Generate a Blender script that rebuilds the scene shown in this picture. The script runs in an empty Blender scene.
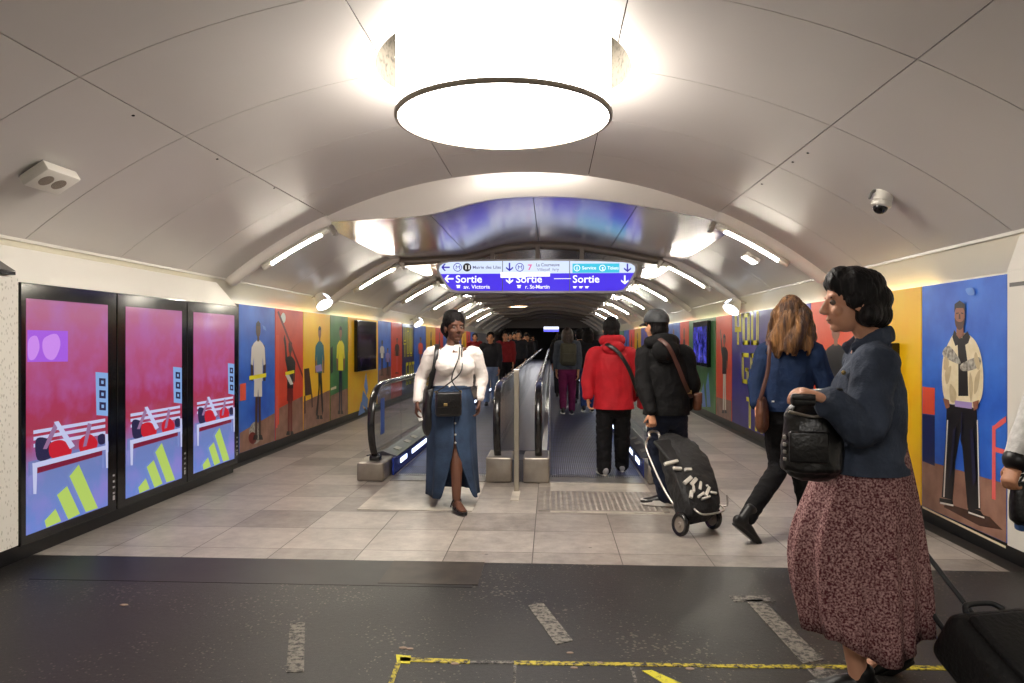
import bpy, bmesh, math, random
from mathutils import Vector, Matrix, noise
random.seed(7)
PI = math.pi
SC = bpy.context.scene
COL = SC.collection
V = Vector
# ---------------------------------------------------------------- camera model (metres; corridor runs along +Y)
F, EYE, CX, CY = 710.0, 1.40, 512.0, 341.5
TH = math.atan(39 / F)
FW = V((-math.sin(TH), math.cos(TH), 0)); RT = V((math.cos(TH), math.sin(TH), 0)); UP = V((0, 0, 1))
def P(px, py, t):
    return V((0, 0, EYE)) + FW * t + RT * ((px - CX) / F * t) + UP * (-(py - CY) / F * t)
def G(px, py, z=0.0):
    return P(px, py, F * (EYE - z) / (py - CY))
def WX(px, py, X):
    d = FW + RT * ((px - CX) / F) + UP * (-(py - CY) / F)
    return V((0, 0, EYE)) + d * (X / d.x)
def WY(px, py, Y):
    d = FW + RT * ((px - CX) / F) + UP * (-(py - CY) / F)
    return V((0, 0, EYE)) + d * (Y / d.y)

cam = bpy.data.cameras.new('camera'); cam.sensor_width = 36; cam.lens = F * 36 / 1024; cam.clip_start = 0.05
cam_o = bpy.data.objects.new('camera', cam); COL.objects.link(cam_o)
cam_o.location = (0, 0, EYE); cam_o.rotation_euler = (PI / 2, 0, TH)
SC.camera = cam_o
SC.view_settings.view_transform = 'Standard'
try: SC.view_settings.look = 'None'
except Exception: pass
SC.view_settings.exposure = 0.12; SC.view_settings.gamma = 1.0
SC.view_settings.use_curve_mapping = False
w = bpy.data.worlds.new('world'); SC.world = w; w.use_nodes = True
w.node_tree.nodes['Background'].inputs[0].default_value = (0.05, 0.05, 0.06, 1)
w.node_tree.nodes['Background'].inputs[1].default_value = 0.3

# ---------------------------------------------------------------- materials
def s2l(c):
    return tuple((x / 12.92 if x <= 0.04045 else ((x + 0.055) / 1.055) ** 2.4) for x in c)
def rgb(r, g, b):
    return s2l((r / 255, g / 255, b / 255)) + (1.0,)
MATS = {}
def mat(name, col, rough=0.6, metal=0.0, var=0.0, vscale=8.0, bump=0.0, bscale=40.0, col2=None, stretch=None,
        emit=None, estr=0.0, alpha=None, spec=0.5, coat=0.0, aniso=0.0, trans=0.0, detail=4.0, contrast=None):
    if name in MATS: return MATS[name]
    m = bpy.data.materials.new(name); m.use_nodes = True
    nt = m.node_tree; b = nt.nodes['Principled BSDF']
    b.inputs['Base Color'].default_value = col
    b.inputs['Roughness'].default_value = rough; b.inputs['Metallic'].default_value = metal
    b.inputs['Specular IOR Level'].default_value = spec
    b.inputs['Coat Weight'].default_value = coat; b.inputs['Coat Roughness'].default_value = 0.08
    b.inputs['Anisotropic'].default_value = aniso
    b.inputs['Transmission Weight'].default_value = trans
    if alpha is not None: b.inputs['Alpha'].default_value = alpha
    if emit is not None:
        b.inputs['Emission Color'].default_value = emit; b.inputs['Emission Strength'].default_value = estr
    tc = None
    def coord():
        nonlocal tc
        if tc is None:
            t = nt.nodes.new('ShaderNodeTexCoord'); mp = nt.nodes.new('ShaderNodeMapping')
            nt.links.new(t.outputs['Object'], mp.inputs['Vector'])
            if stretch: mp.inputs['Scale'].default_value = stretch
            tc = mp.outputs['Vector']
        return tc
    if var > 0 or col2 is not None:
        n = nt.nodes.new('ShaderNodeTexNoise'); n.inputs['Scale'].default_value = vscale; n.inputs['Detail'].default_value = detail
        nt.links.new(coord(), n.inputs['Vector'])
        r = nt.nodes.new('ShaderNodeValToRGB')
        c0 = tuple(x * (1 - var) for x in col[:3]) + (1,)
        c1 = col2 if col2 is not None else tuple(min(1, x * (1 + var)) for x in col[:3]) + (1,)
        if col2 is not None: c0 = col
        lo, hi = contrast or (0.35, 0.65)
        r.color_ramp.elements[0].position = lo; r.color_ramp.elements[1].position = hi
        r.color_ramp.elements[0].color = c0; r.color_ramp.elements[1].color = c1
        nt.links.new(n.outputs['Fac'], r.inputs['Fac']); nt.links.new(r.outputs['Color'], b.inputs['Base Color'])
        if emit is not None and estr > 0: nt.links.new(r.outputs['Color'], b.inputs['Emission Color'])
    if bump > 0:
        n2 = nt.nodes.new('ShaderNodeTexNoise'); n2.inputs['Scale'].default_value = bscale; n2.inputs['Detail'].default_value = 3
        nt.links.new(coord(), n2.inputs['Vector'])
        bp = nt.nodes.new('ShaderNodeBump'); bp.inputs['Strength'].default_value = bump; bp.inputs['Distance'].default_value = 0.02
        nt.links.new(n2.outputs['Fac'], bp.inputs['Height']); nt.links.new(bp.outputs['Normal'], b.inputs['Normal'])
    MATS[name] = m
    return m
def flat(name, r, g, b, rough=0.45):
    return mat(name, rgb(r, g, b), rough)
def glow(name, r, g, b, s):
    return mat(name, (0, 0, 0, 1), 0.4, emit=rgb(r, g, b), estr=s)

# ---------------------------------------------------------------- mesh builder (world coordinates)
def crom(p, rads, steps):
    """Catmull-Rom resampling of points and radius tuples."""
    if len(p) < 3 or steps <= 1: return list(p), list(rads)
    op, orr = [], []
    n = len(p)
    for i in range(n - 1):
        p0 = p[max(i - 1, 0)]; p1 = p[i]; p2 = p[i + 1]; p3 = p[min(i + 2, n - 1)]
        r0 = rads[max(i - 1, 0)]; r1 = rads[i]; r2 = rads[i + 1]; r3 = rads[min(i + 2, n - 1)]
        for s in range(steps):
            t = s / steps
            a = -0.5 * t + t * t - 0.5 * t ** 3; b = 1 - 2.5 * t * t + 1.5 * t ** 3
            c = 0.5 * t + 2 * t * t - 1.5 * t ** 3; d = -0.5 * t * t + 0.5 * t ** 3
            op.append(p0 * a + p1 * b + p2 * c + p3 * d)
            orr.append(tuple(max(1e-4, r0[k] * a + r1[k] * b + r2[k] * c + r3[k] * d) for k in range(2)))
    op.append(p[-1]); orr.append(rads[-1])
    return op, orr
class MB:
    def __init__(self): self.bm = bmesh.new()
    def box(self, lo, hi, M=None, bev=0.0, seg=2):
        lo, hi = V(lo), V(hi)
        t = bmesh.new()
        bmesh.ops.create_cube(t, size=1.0)
        c = (lo + hi) / 2; s = hi - lo
        for v in t.verts: v.co = V((v.co.x * s.x, v.co.y * s.y, v.co.z * s.z))
        if bev > 0: bmesh.ops.bevel(t, geom=t.edges[:], offset=bev, segments=seg, profile=0.5, affect='EDGES')
        for v in t.verts:
            v.co = v.co + c
            if M is not None: v.co = M @ v.co
        self._merge(t); return self
    def obox(self, c, ax, ay, az, sx, sy, sz, bev=0.0, seg=2):
        """box with its own axes"""
        M = Matrix((ax, ay, az)).transposed().to_4x4(); M.translation = V(c)
        return self.box((-sx / 2, -sy / 2, -sz / 2), (sx / 2, sy / 2, sz / 2), M, bev, seg)
    def _merge(self, t):
        me = bpy.data.meshes.new('tmp'); t.to_mesh(me); t.free(); self.bm.from_mesh(me); bpy.data.meshes.remove(me)
    def ring(self, c, e1, e2, a, b, n):
        return [self.bm.verts.new(c + e1 * (a * math.cos(2 * PI * k / n)) + e2 * (b * math.sin(2 * PI * k / n))) for k in range(n)]
    def skin(self, r0, r1):
        n = len(r0)
        for k in range(n): self.bm.faces.new((r0[k], r0[(k + 1) % n], r1[(k + 1) % n], r1[k]))
    def tube(self, pts, rads, side=None, n=14, steps=4, cap=True, fixed=None):
        """lofted tube; rads floats or (along side, across); side fixes the first axis; fixed keeps all rings in that plane normal"""
        pts = [V(p) for p in pts]
        if not isinstance(rads, (list, tuple)): rads = [rads] * len(pts)
        rads = [r if isinstance(r, tuple) else (r, r) for r in rads]
        pts, rads = crom(pts, rads, steps)
        rings = []; prev = None
        for i, p in enumerate(pts):
            tg = (pts[min(i + 1, len(pts) - 1)] - pts[max(i - 1, 0)]).normalized()
            if fixed is not None: tg = V(fixed)
            if side is not None: e1 = V(side)
            elif prev is not None: e1 = prev
            else: e1 = V((1, 0, 0)) if abs(tg.x) < 0.8 else V((0, 1, 0))
            e1 = (e1 - tg * e1.dot(tg))
            e1 = e1.normalized() if e1.length > 1e-5 else tg.orthogonal().normalized()
            prev = e1; e2 = tg.cross(e1)
            if cap and i == 0:
                for q, s in ((0.75, 0.55), (0.4, 0.85)):
                    k = min(rads[0])
                    rings.append(self.ring(p - tg * k * q * 0.8, e1, e2, rads[0][0] * s, rads[0][1] * s, n))
            rings.append(self.ring(p, e1, e2, rads[i][0], rads[i][1], n))
            if cap and i == len(pts) - 1:
                for q, s in ((0.4, 0.85), (0.75, 0.55)):
                    k = min(rads[-1])
                    rings.append(self.ring(p + tg * k * q * 0.8, e1, e2, rads[-1][0] * s, rads[-1][1] * s, n))
        for a, b in zip(rings, rings[1:]): self.skin(a, b)
        self.bm.faces.new(list(reversed(rings[0]))); self.bm.faces.new(rings[-1])
        return self
    def cyl(self, p0, p1, r0, r1=None, n=24):
        return self.tube([p0, p1], [r0, r0 if r1 is None else r1], n=n, steps=1, cap=False)
    def ball(self, c, rx, ry=None, rz=None, R=None, u=20, v=12):
        ry = rx if ry is None else ry; rz = rx if rz is None else rz
        M = Matrix.Translation(V(c)) @ (R.to_4x4() if R is not None else Matrix.Identity(4)) @ Matrix.Diagonal((rx, ry, rz, 1))
        bmesh.ops.create_uvsphere(self.bm, u_segments=u, v_segments=v, radius=1.0, matrix=M); return self
    def lathe(self, prof, M, n=48, closed=False):
        """prof of (r,z) turned about local z"""
        rings = []
        for r, z in prof: rings.append([self.bm.verts.new(M @ V((r * math.cos(2 * PI * k / n), r * math.sin(2 * PI * k / n), z))) for k in range(n)])
        for a, b in zip(rings, rings[1:]): self.skin(a, b)
        if closed: self.skin(rings[-1], rings[0])
        else:
            self.bm.faces.new(list(reversed(rings[0]))); self.bm.faces.new(rings[-1])
        return self
    def prism(self, pts, off):
        """polygon pts (world) extruded by vector off"""
        a = [self.bm.verts.new(V(p)) for p in pts]; b = [self.bm.verts.new(V(p) + V(off)) for p in pts]
        n = len(a)
        self.bm.faces.new(list(reversed(a))); self.bm.faces.new(b)
        for k in range(n): self.bm.faces.new((a[k], a[(k + 1) % n], b[(k + 1) % n], b[k]))
        return self
    def quad(self, a, b, c, d):
        self.bm.faces.new([self.bm.verts.new(V(x)) for x in (a, b, c, d)]); return self
    def grid(self, rows):
        vs = [[self.bm.verts.new(V(p)) for p in r] for r in rows]
        for r0, r1 in zip(vs, vs[1:]):
            for k in range(len(r0) - 1): self.bm.faces.new((r0[k], r0[k + 1], r1[k + 1], r1[k]))
        return self
    def build(self, name, m, parent=None, smooth=False, angle=None, recalc=True, mods=()):
        bm = self.bm
        if recalc: bmesh.ops.recalc_face_normals(bm, faces=bm.faces[:])
        if parent is not None:
            L = PLOC[parent.name]
            bmesh.ops.translate(bm, verts=bm.verts[:], vec=-L)
        me = bpy.data.meshes.new(name); bm.to_mesh(me); bm.free()
        return link(name, me, m, parent, smooth, angle, mods)
PLOC = {}
def wloc(o):
    return PLOC.get(o.name, V((0, 0, 0)))
def link(name, me, m, parent=None, smooth=False, angle=None, mods=()):
    o = bpy.data.objects.new(name, me); COL.objects.link(o)
    for mm in (m if isinstance(m, (list, tuple)) else [m]): me.materials.append(mm)
    if parent is not None: o.parent = parent; PLOC[o.name] = PLOC[parent.name]
    else: PLOC[o.name] = V((0, 0, 0))
    for fn in mods: fn(o)
    if mods:
        dg = bpy.context.evaluated_depsgraph_get(); dg.update()
        me2 = bpy.data.meshes.new_from_object(o.evaluated_get(dg)); o.modifiers.clear()
        old = o.data; o.data = me2; bpy.data.meshes.remove(old)
        if not me2.materials:
            for mm in (m if isinstance(m, (list, tuple)) else [m]): me2.materials.append(mm)
    if smooth:
        o.data.polygons.foreach_set('use_smooth', [True] * len(o.data.polygons))
        if angle:
            try: o.data.set_sharp_from_angle(angle=math.radians(angle))
            except Exception: pass
    o.data.update()
    return o
def m_remesh(vs):
    def f(o):
        md = o.modifiers.new('r', 'REMESH'); md.mode = 'VOXEL'; md.voxel_size = vs; md.adaptivity = 0
    return f
def m_smooth(it, fac=0.5):
    def f(o):
        md = o.modifiers.new('s', 'SMOOTH'); md.factor = fac; md.iterations = it
    return f
def m_solid(th, off=0):
    def f(o):
        md = o.modifiers.new('t', 'SOLIDIFY'); md.thickness = th; md.offset = off
    return f
def m_bevel(wd, seg=2):
    def f(o):
        md = o.modifiers.new('b', 'BEVEL'); md.width = wd; md.segments = seg; md.limit_method = 'ANGLE'
    return f
def m_subd(l):
    def f(o):
        md = o.modifiers.new('u', 'SUBSURF'); md.levels = l; md.render_levels = l
    return f
def tag(o, label=None, cat=None, group=None, kind=None):
    if label: o['label'] = label
    if cat: o['category'] = cat
    if group: o['group'] = group
    if kind: o['kind'] = kind
    return o
def thing(name, loc, label, cat, group=None):
    o = bpy.data.objects.new(name, None); COL.objects.link(o); o.location = loc; o.empty_display_size = 0.1
    PLOC[o.name] = V(loc)
    return tag(o, label, cat, group)
def struct(o):
    o['kind'] = 'structure'; return o
def copy_tree(o, parent=None):
    c = o.copy(); COL.objects.link(c); PLOC[c.name] = PLOC.get(o.name, V((0, 0, 0)))
    if parent is not None: c.parent = parent
    for ch in list(o.children): copy_tree(ch, c)
    return c
def text_mesh(s, size, M, depth=0.002, align='LEFT', sx=1.0, bold=0.0):
    """built-in lettering turned into a mesh; M maps text plane (x right, y up, z out) to the world"""
    cu = bpy.data.curves.new('t', 'FONT'); cu.body = s; cu.size = size; cu.align_x = align; cu.extrude = depth / 2; cu.offset = bold
    cu.resolution_u = 3
    o = bpy.data.objects.new('t', cu); COL.objects.link(o)
    dg = bpy.context.evaluated_depsgraph_get()
    me = bpy.data.meshes.new_from_object(o.evaluated_get(dg))
    bpy.data.objects.remove(o); bpy.data.curves.remove(cu)
    b = bmesh.new(); b.from_mesh(me); bpy.data.meshes.remove(me)
    for v in b.verts: v.co = M @ V((v.co.x * sx, v.co.y, v.co.z))
    return b
# ================================================================= THE CORRIDOR
XC, HALF = -0.335, 3.235
XL, XR = XC - HALF, XC + HALF          # wall faces
Y0, Y1 = -4.0, 52.0
RIB0, RIBD, NRIB = 7.72, 3.65, 12
RV, ZV = 5.2, 3.235
def vz(off): return ZV - (RV - math.sqrt(RV * RV - off * off))
def vault_n(off):                       # inward normal (towards the corridor)
    return V((-off, 0, -math.sqrt(RV * RV - off * off))).normalized()
def VT(px, py):
    """where the ray through a pixel meets the vault"""
    d = FW + RT * ((px - CX) / F) + UP * (-(py - CY) / F)
    o = V((0, 0, EYE)); c = V((XC, 0, ZV - RV))
    q = o - c; a = d.x ** 2 + d.z ** 2; b = 2 * (q.x * d.x + q.z * d.z); cc = q.x ** 2 + q.z ** 2 - RV * RV
    t = (-b + math.sqrt(b * b - 4 * a * cc)) / (2 * a)
    return o + d * t
LAMP = P(503.5, 118, 4.7)
M_vault = mat('vault_paint', rgb(208, 203, 199), 0.42, var=0.03, vscale=0.8, spec=0.4)
M_vaultback = mat('joint_dark', rgb(40, 36, 33), 0.9)
M_white = mat('white_paint', rgb(232, 228, 218), 0.4)
M_cream = mat('cream_paint', rgb(238, 232, 214), 0.35)
M_rib = mat('rib_paint', rgb(238, 232, 226), 0.32)
M_ribgrey = mat('rib_grey', rgb(128, 118, 110), 0.4, metal=0.3)
M_metal = mat('brushed_ceiling', rgb(214, 210, 214), 0.19, metal=0.66, var=0.04, vscale=6, stretch=(0.3, 6, 1))
M_steel = mat('steel', rgb(178, 172, 164), 0.3, metal=0.85, var=0.08, vscale=14, stretch=(1, 1, 0.2))
M_black = mat('black_paint', rgb(14, 13, 14), 0.35)
M_blackgloss = mat('black_gloss', rgb(9, 9, 12), 0.12, spec=0.6)
M_rubber = mat('black_rubber', rgb(20, 19, 20), 0.22, spec=0.7)
M_grey = mat('grey_plastic', rgb(120, 118, 115), 0.5)

# ---- floors
def tile_material():
    m = bpy.data.materials.new('stone_tiles'); m.use_nodes = True
    nt = m.node_tree; b = nt.nodes['Principled BSDF']; L = nt.links.new
    tc = nt.nodes.new('ShaderNodeTexCoord')
    mp = nt.nodes.new('ShaderNodeMapping'); mp.inputs['Location'].default_value = (0.12, 0.06, 0)
    L(tc.outputs['Object'], mp.inputs['Vector'])
    br = nt.nodes.new('ShaderNodeTexBrick'); br.offset = 0.0; br.inputs['Scale'].default_value = 1.0
    br.inputs['Brick Width'].default_value = 0.57; br.inputs['Row Height'].default_value = 0.53
    br.inputs['Mortar Size'].default_value = 0.0035; br.inputs['Mortar Smooth'].default_value = 0.2
    br.inputs['Color1'].default_value = (0.19, 0.19, 0.19, 1); br.inputs['Color2'].default_value = (0.9, 0.9, 0.9, 1)
    br.inputs['Mortar'].default_value = (0.5, 0.5, 0.5, 1); br.inputs['Bias'].default_value = 0.1
    L(mp.outputs['Vector'], br.inputs['Vector'])
    n1 = nt.nodes.new('ShaderNodeTexNoise'); n1.inputs['Scale'].default_value = 1.6; n1.inputs['Detail'].default_value = 8; n1.inputs['Roughness'].default_value = 0.65
    L(tc.outputs['Object'], n1.inputs['Vector'])
    n2 = nt.nodes.new('ShaderNodeTexNoise'); n2.inputs['Scale'].default_value = 9; n2.inputs['Detail'].default_value = 8; n2.inputs['Roughness'].default_value = 0.7
    L(tc.outputs['Object'], n2.inputs['Vector'])
    mx = nt.nodes.new('ShaderNodeMixRGB'); mx.blend_type = 'MIX'; mx.inputs['Fac'].default_value = 0.5
    L(br.outputs['Color'], mx.inputs['Color1']); L(n1.outputs['Fac'], mx.inputs['Color2'])
    mx2 = nt.nodes.new('ShaderNodeMixRGB'); mx2.inputs['Fac'].default_value = 0.45
    L(mx.outputs['Color'], mx2.inputs['Color1']); L(n2.outputs['Fac'], mx2.inputs['Color2'])
    r = nt.nodes.new('ShaderNodeValToRGB'); e = r.color_ramp.elements
    e[0].position = 0.28; e[0].color = rgb(74, 69, 65); e[1].position = 0.72; e[1].color = rgb(186, 178, 168)
    x = r.color_ramp.elements.new(0.45); x.color = rgb(132, 124, 117)
    L(mx2.outputs['Color'], r.inputs['Fac'])
    jm = nt.nodes.new('ShaderNodeMixRGB'); jm.inputs['Color2'].default_value = rgb(74, 66, 60)
    L(br.outputs['Fac'], jm.inputs['Fac']); L(r.outputs['Color'], jm.inputs['Color1'])
    # black gum spots and scuffs
    vo = nt.nodes.new('ShaderNodeTexVoronoi'); vo.inputs['Scale'].default_value = 3.2; L(tc.outputs['Object'], vo.inputs['Vector'])
    sp = nt.nodes.new('ShaderNodeValToRGB'); sp.color_ramp.elements[0].position = 0.03; sp.color_ramp.elements[1].position = 0.05
    sp.color_ramp.elements[0].color = (0.35, 0.33, 0.32, 1); sp.color_ramp.elements[1].color = (1, 1, 1, 1)
    L(vo.outputs['Distance'], sp.inputs['Fac'])
    mu = nt.nodes.new('ShaderNodeMixRGB'); mu.blend_type = 'MULTIPLY'; mu.inputs['Fac'].default_value = 0.8
    L(jm.outputs['Color'], mu.inputs['Color1']); L(sp.outputs['Color'], mu.inputs['Color2'])
    L(mu.outputs['Color'], b.inputs['Base Color'])
    rr = nt.nodes.new('ShaderNodeMapRange'); rr.inputs['To Min'].default_value = 0.24; rr.inputs['To Max'].default_value = 0.5
    L(n2.outputs['Fac'], rr.inputs['Value']); L(rr.outputs['Result'], b.inputs['Roughness'])
    bp = nt.nodes.new('ShaderNodeBump'); bp.inputs['Strength'].default_value = 0.12; bp.inputs['Distance'].default_value = 0.01
    L(n2.outputs['Fac'], bp.inputs['Height']); L(bp.outputs['Normal'], b.inputs['Normal'])
    return m
def asphalt_material():
    m = bpy.data.materials.new('worn_asphalt'); m.use_nodes = True
    nt = m.node_tree; b = nt.nodes['Principled BSDF']; L = nt.links.new
    tc = nt.nodes.new('ShaderNodeTexCoord')
    n1 = nt.nodes.new('ShaderNodeTexNoise'); n1.inputs['Scale'].default_value = 1.1; n1.inputs['Detail'].default_value = 7; L(tc.outputs['Object'], n1.inputs['Vector'])
    n2 = nt.nodes.new('ShaderNodeTexNoise'); n2.inputs['Scale'].default_value = 42; n2.inputs['Detail'].default_value = 6; n2.inputs['Roughness'].default_value = 0.8
    L(tc.outputs['Object'], n2.inputs['Vector'])
    r = nt.nodes.new('ShaderNodeValToRGB'); r.color_ramp.elements[0].position = 0.3; r.color_ramp.elements[1].position = 0.72
    r.color_ramp.elements[0].color = rgb(18, 17, 16); r.color_ramp.elements[1].color = rgb(46, 43, 40)
    L(n1.outputs['Fac'], r.inputs['Fac'])
    mx = nt.nodes.new('ShaderNodeMixRGB'); mx.blend_type = 'MULTIPLY'; mx.inputs['Fac'].default_value = 0.85
    r3 = nt.nodes.new('ShaderNodeValToRGB'); r3.color_ramp.elements[0].position = 0.36; r3.color_ramp.elements[1].position = 0.62; r3.color_ramp.elements[0].color = (.45, .45, .45, 1); r3.color_ramp.elements[1].color = (1.3, 1.3, 1.3, 1)
    L(n2.outputs['Fac'], r3.inputs['Fac'])
    L(r.outputs['Color'], mx.inputs['Color1']); L(r3.outputs['Color'], mx.inputs['Color2'])
    # scattered pale chips
    vo = nt.nodes.new('ShaderNodeTexVoronoi'); vo.inputs['Scale'].default_value = 38; L(tc.outputs['Object'], vo.inputs['Vector'])
    n3 = nt.nodes.new('ShaderNodeTexNoise'); n3.inputs['Scale'].default_value = 1.7; n3.inputs['Detail'].default_value = 5; L(tc.outputs['Object'], n3.inputs['Vector'])
    ma = nt.nodes.new('ShaderNodeMapRange'); ma.inputs['From Min'].default_value = 0.42; ma.inputs['From Max'].default_value = 0.7; ma.inputs['To Min'].default_value = 0.07; ma.inputs['To Max'].default_value = 0.36
    L(n3.outputs['Fac'], ma.inputs['Value'])
    lt = nt.nodes.new('ShaderNodeMath'); lt.operation = 'LESS_THAN'; L(vo.outputs['Distance'], lt.inputs[0]); L(ma.outputs['Result'], lt.inputs[1])
    cm = nt.nodes.new('ShaderNodeMixRGB'); cm.inputs['Color2'].default_value = rgb(112, 103, 92)
    mf = nt.nodes.new('ShaderNodeMath'); mf.operation = 'MULTIPLY'; mf.inputs[1].default_value = 0.6; L(lt.outputs[0], mf.inputs[0])
    L(mf.outputs[0], cm.inputs['Fac']); L(mx.outputs['Color'], cm.inputs['Color1'])
    L(cm.outputs['Color'], b.inputs['Base Color'])
    rr = nt.nodes.new('ShaderNodeMapRange'); rr.inputs['To Min'].default_value = 0.3; rr.inputs['To Max'].default_value = 0.6
    L(n1.outputs['Fac'], rr.inputs['Value']); L(rr.outputs['Result'], b.inputs['Roughness'])
    bp = nt.nodes.new('ShaderNodeBump'); bp.inputs['Strength'].default_value = 0.35; bp.inputs['Distance'].default_value = 0.004
    L(n2.outputs['Fac'], bp.inputs['Height']); L(bp.outputs['Normal'], b.inputs['Normal'])
    return m
M_tile, M_asph = tile_material(), asphalt_material()
YA = 4.48
struct(MB().box((XL + 0.1, YA, -0.1), (XR - 0.11, Y1, 0.0)).build('floor', M_tile))
struct(MB().box((XL - 0.3, Y0, -0.1), (XR + 0.3, YA, 0.0)).build('floor_asphalt', M_asph))
M_gutter = mat('gutter_dark', rgb(38, 33, 30), 0.5, var=0.3, vscale=10)
struct(MB().box((XL - 0.3, YA, -0.1), (XL + 0.1, Y1, -0.002)).build('trim_floor_gutter_left', M_gutter))
struct(MB().box((XR - 0.11, YA, -0.1), (XR + 0.3, Y1, -0.002)).build('trim_floor_gutter_right', M_gutter))
M_seam = mat('asphalt_seam', rgb(66, 59, 52), 0.45, var=0.25, vscale=9)
struct(MB().box((XL + 0.5, 4.02, -0.05), (-0.45, YA, 0.0015)).build('floor_patch', mat('asphalt_patch', rgb(25, 23, 22), 0.42, var=0.35, vscale=6)))
struct(MB().box((-1.0, 4.06, -0.05), (-0.42, YA, 0.003)).build('floor_patch_pale', mat('asphalt_patch_pale', rgb(52, 45, 38), 0.45, var=0.4, vscale=7)))
# worn painted lines on the asphalt
def worn(name, col, keep=0.5):
    m = bpy.data.materials.new(name); m.use_nodes = True
    nt = m.node_tree; b = nt.nodes['Principled BSDF']; L = nt.links.new
    tc = nt.nodes.new('ShaderNodeTexCoord'); n = nt.nodes.new('ShaderNodeTexNoise'); n.inputs['Scale'].default_value = 34; n.inputs['Detail'].default_value = 6; n.inputs['Roughness'].default_value = 0.75
    L(tc.outputs['Object'], n.inputs['Vector'])
    r = nt.nodes.new('ShaderNodeValToRGB'); r.color_ramp.elements[0].position = keep - 0.07; r.color_ramp.elements[1].position = keep + 0.06
    r.color_ramp.elements[0].color = rgb(38, 35, 33); r.color_ramp.elements[1].color = col
    L(n.outputs['Fac'], r.inputs['Fac']); L(r.outputs['Color'], b.inputs['Base Color']); b.inputs['Roughness'].default_value = 0.6
    return m
M_wl, M_yl = worn('worn_white_line', rgb(124, 118, 108), 0.49), worn('worn_yellow_line', rgb(196, 178, 32), 0.5)
M_yl2 = worn('yellow_line', rgb(214, 204, 30), 0.4)
M_wl2 = worn('faint_white_line', rgb(128, 122, 114), 0.52)
def mark(pix, m, h=0.0025):
    pts = [G(*p) for p in pix]
    return struct(MB().prism([V((p.x, p.y, -0.02)) for p in pts], (0, 0, 0.02 + h)).build('floor_marking', m))
mark([(290, 624), (305, 622), (304, 672), (286, 673)], M_wl)
mark([(528, 606), (543, 603), (573, 641), (556, 645)], M_wl)
mark([(745, 600), (762, 600), (824, 660), (803, 664)], M_wl)
mark([(729, 596), (768, 596), (776, 602), (734, 602)], M_wl2)
mark([(806, 668), (832, 668), (846, 683), (820, 683)], M_wl2)
mark([(400, 657.5), (470, 660), (470, 664), (400, 661.5)], M_yl)
mark([(396, 655), (411, 656), (410, 664), (397, 663)], M_yl2)
mark([(396, 663), (401, 663), (391, 690), (386, 690)], M_yl)
mark([(470, 661.3), (514, 661.3), (514, 664), (470, 664)], M_wl2)
mark([(514, 661), (700, 664), (700, 667), (514, 665)], M_yl)
mark([(700, 664.5), (985, 666.5), (985, 671), (700, 667.5)], M_yl)
mark([(642, 671), (652, 670.5), (682, 684), (666, 685)], M_yl2)
mark([(513.5, 665), (516.5, 665), (515.5, 690), (512, 690)], M_wl2)
mark([(630, 668), (633, 668), (640, 690), (636, 690)], M_wl2)
for k, (px, py, s) in enumerate(((403, 648, 0.014), (410, 649, 0.012), (574, 668, 0.012), (820, 669, 0.014), (600, 663, 0.01), (690, 669, 0.014), (124, 605, 0.016), (455, 664, 0.014), (570, 653, 0.012))):
    g = G(px, py)
    MBs = MB().lathe([(0.0005, 0.001), (s, 0.001), (s * 0.9, 0.003), (0.0005, 0.004)], Matrix.Translation((g.x, g.y, 0)) @ Matrix.Diagonal((1.4, 0.9, 1, 1)), n=12)
    o = MBs.build('floor_marking', mat('gum_pale', rgb(150, 128, 112), 0.7)); o['kind'] = 'structure'

# ---- walls
struct(MB().box((XL - 0.34, Y0, 0), (XL - 0.14, Y1, 2.3)).build('wall_left', M_cream))
struct(MB().box((XR + 0.14, Y0, 0), (XR + 0.34, Y1, 2.3)).build('wall_right', M_cream))
struct(MB().box((XL - 0.34, Y0 - 0.2, 0), (XR + 0.34, Y0, 3.4)).build('wall_bounce', M_white))  # unseen end wall, added to stop light leaking and to bounce light
struct(MB().box((XL - 0.14, Y0, 0), (XL - 0.015, Y1, 0.115)).build('baseboard_left', M_black))
struct(MB().box((XR + 0.015, Y0, 0), (XR + 0.14, Y1, 0.115)).build('baseboard_right', M_black))
# cornice trims: a sloping ledge between the posters' top and the vault
for s, nm in ((-1, 'left'), (1, 'right')):
    xw = XC + s * (HALF + 0.12); xv = XC + s * (HALF + 0.03)
    rows = [[(xw, y, 1.74), (xw, y, 1.86), (xv, y, vz(HALF + 0.03) + 0.0)] for y in (Y0, Y1)]
    struct(MB().grid(rows).build('trim_cornice_' + nm, M_cream, mods=(m_solid(0.01),)))
    # slim bright edge where vault meets ledge
    struct(MB().box((min(xv, xv - s * 0.02), Y0, vz(HALF) - 0.03), (max(xv, xv - s * 0.02), Y1, vz(HALF) - 0.005)).build('trim_ledge_' + nm, M_white))

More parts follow.
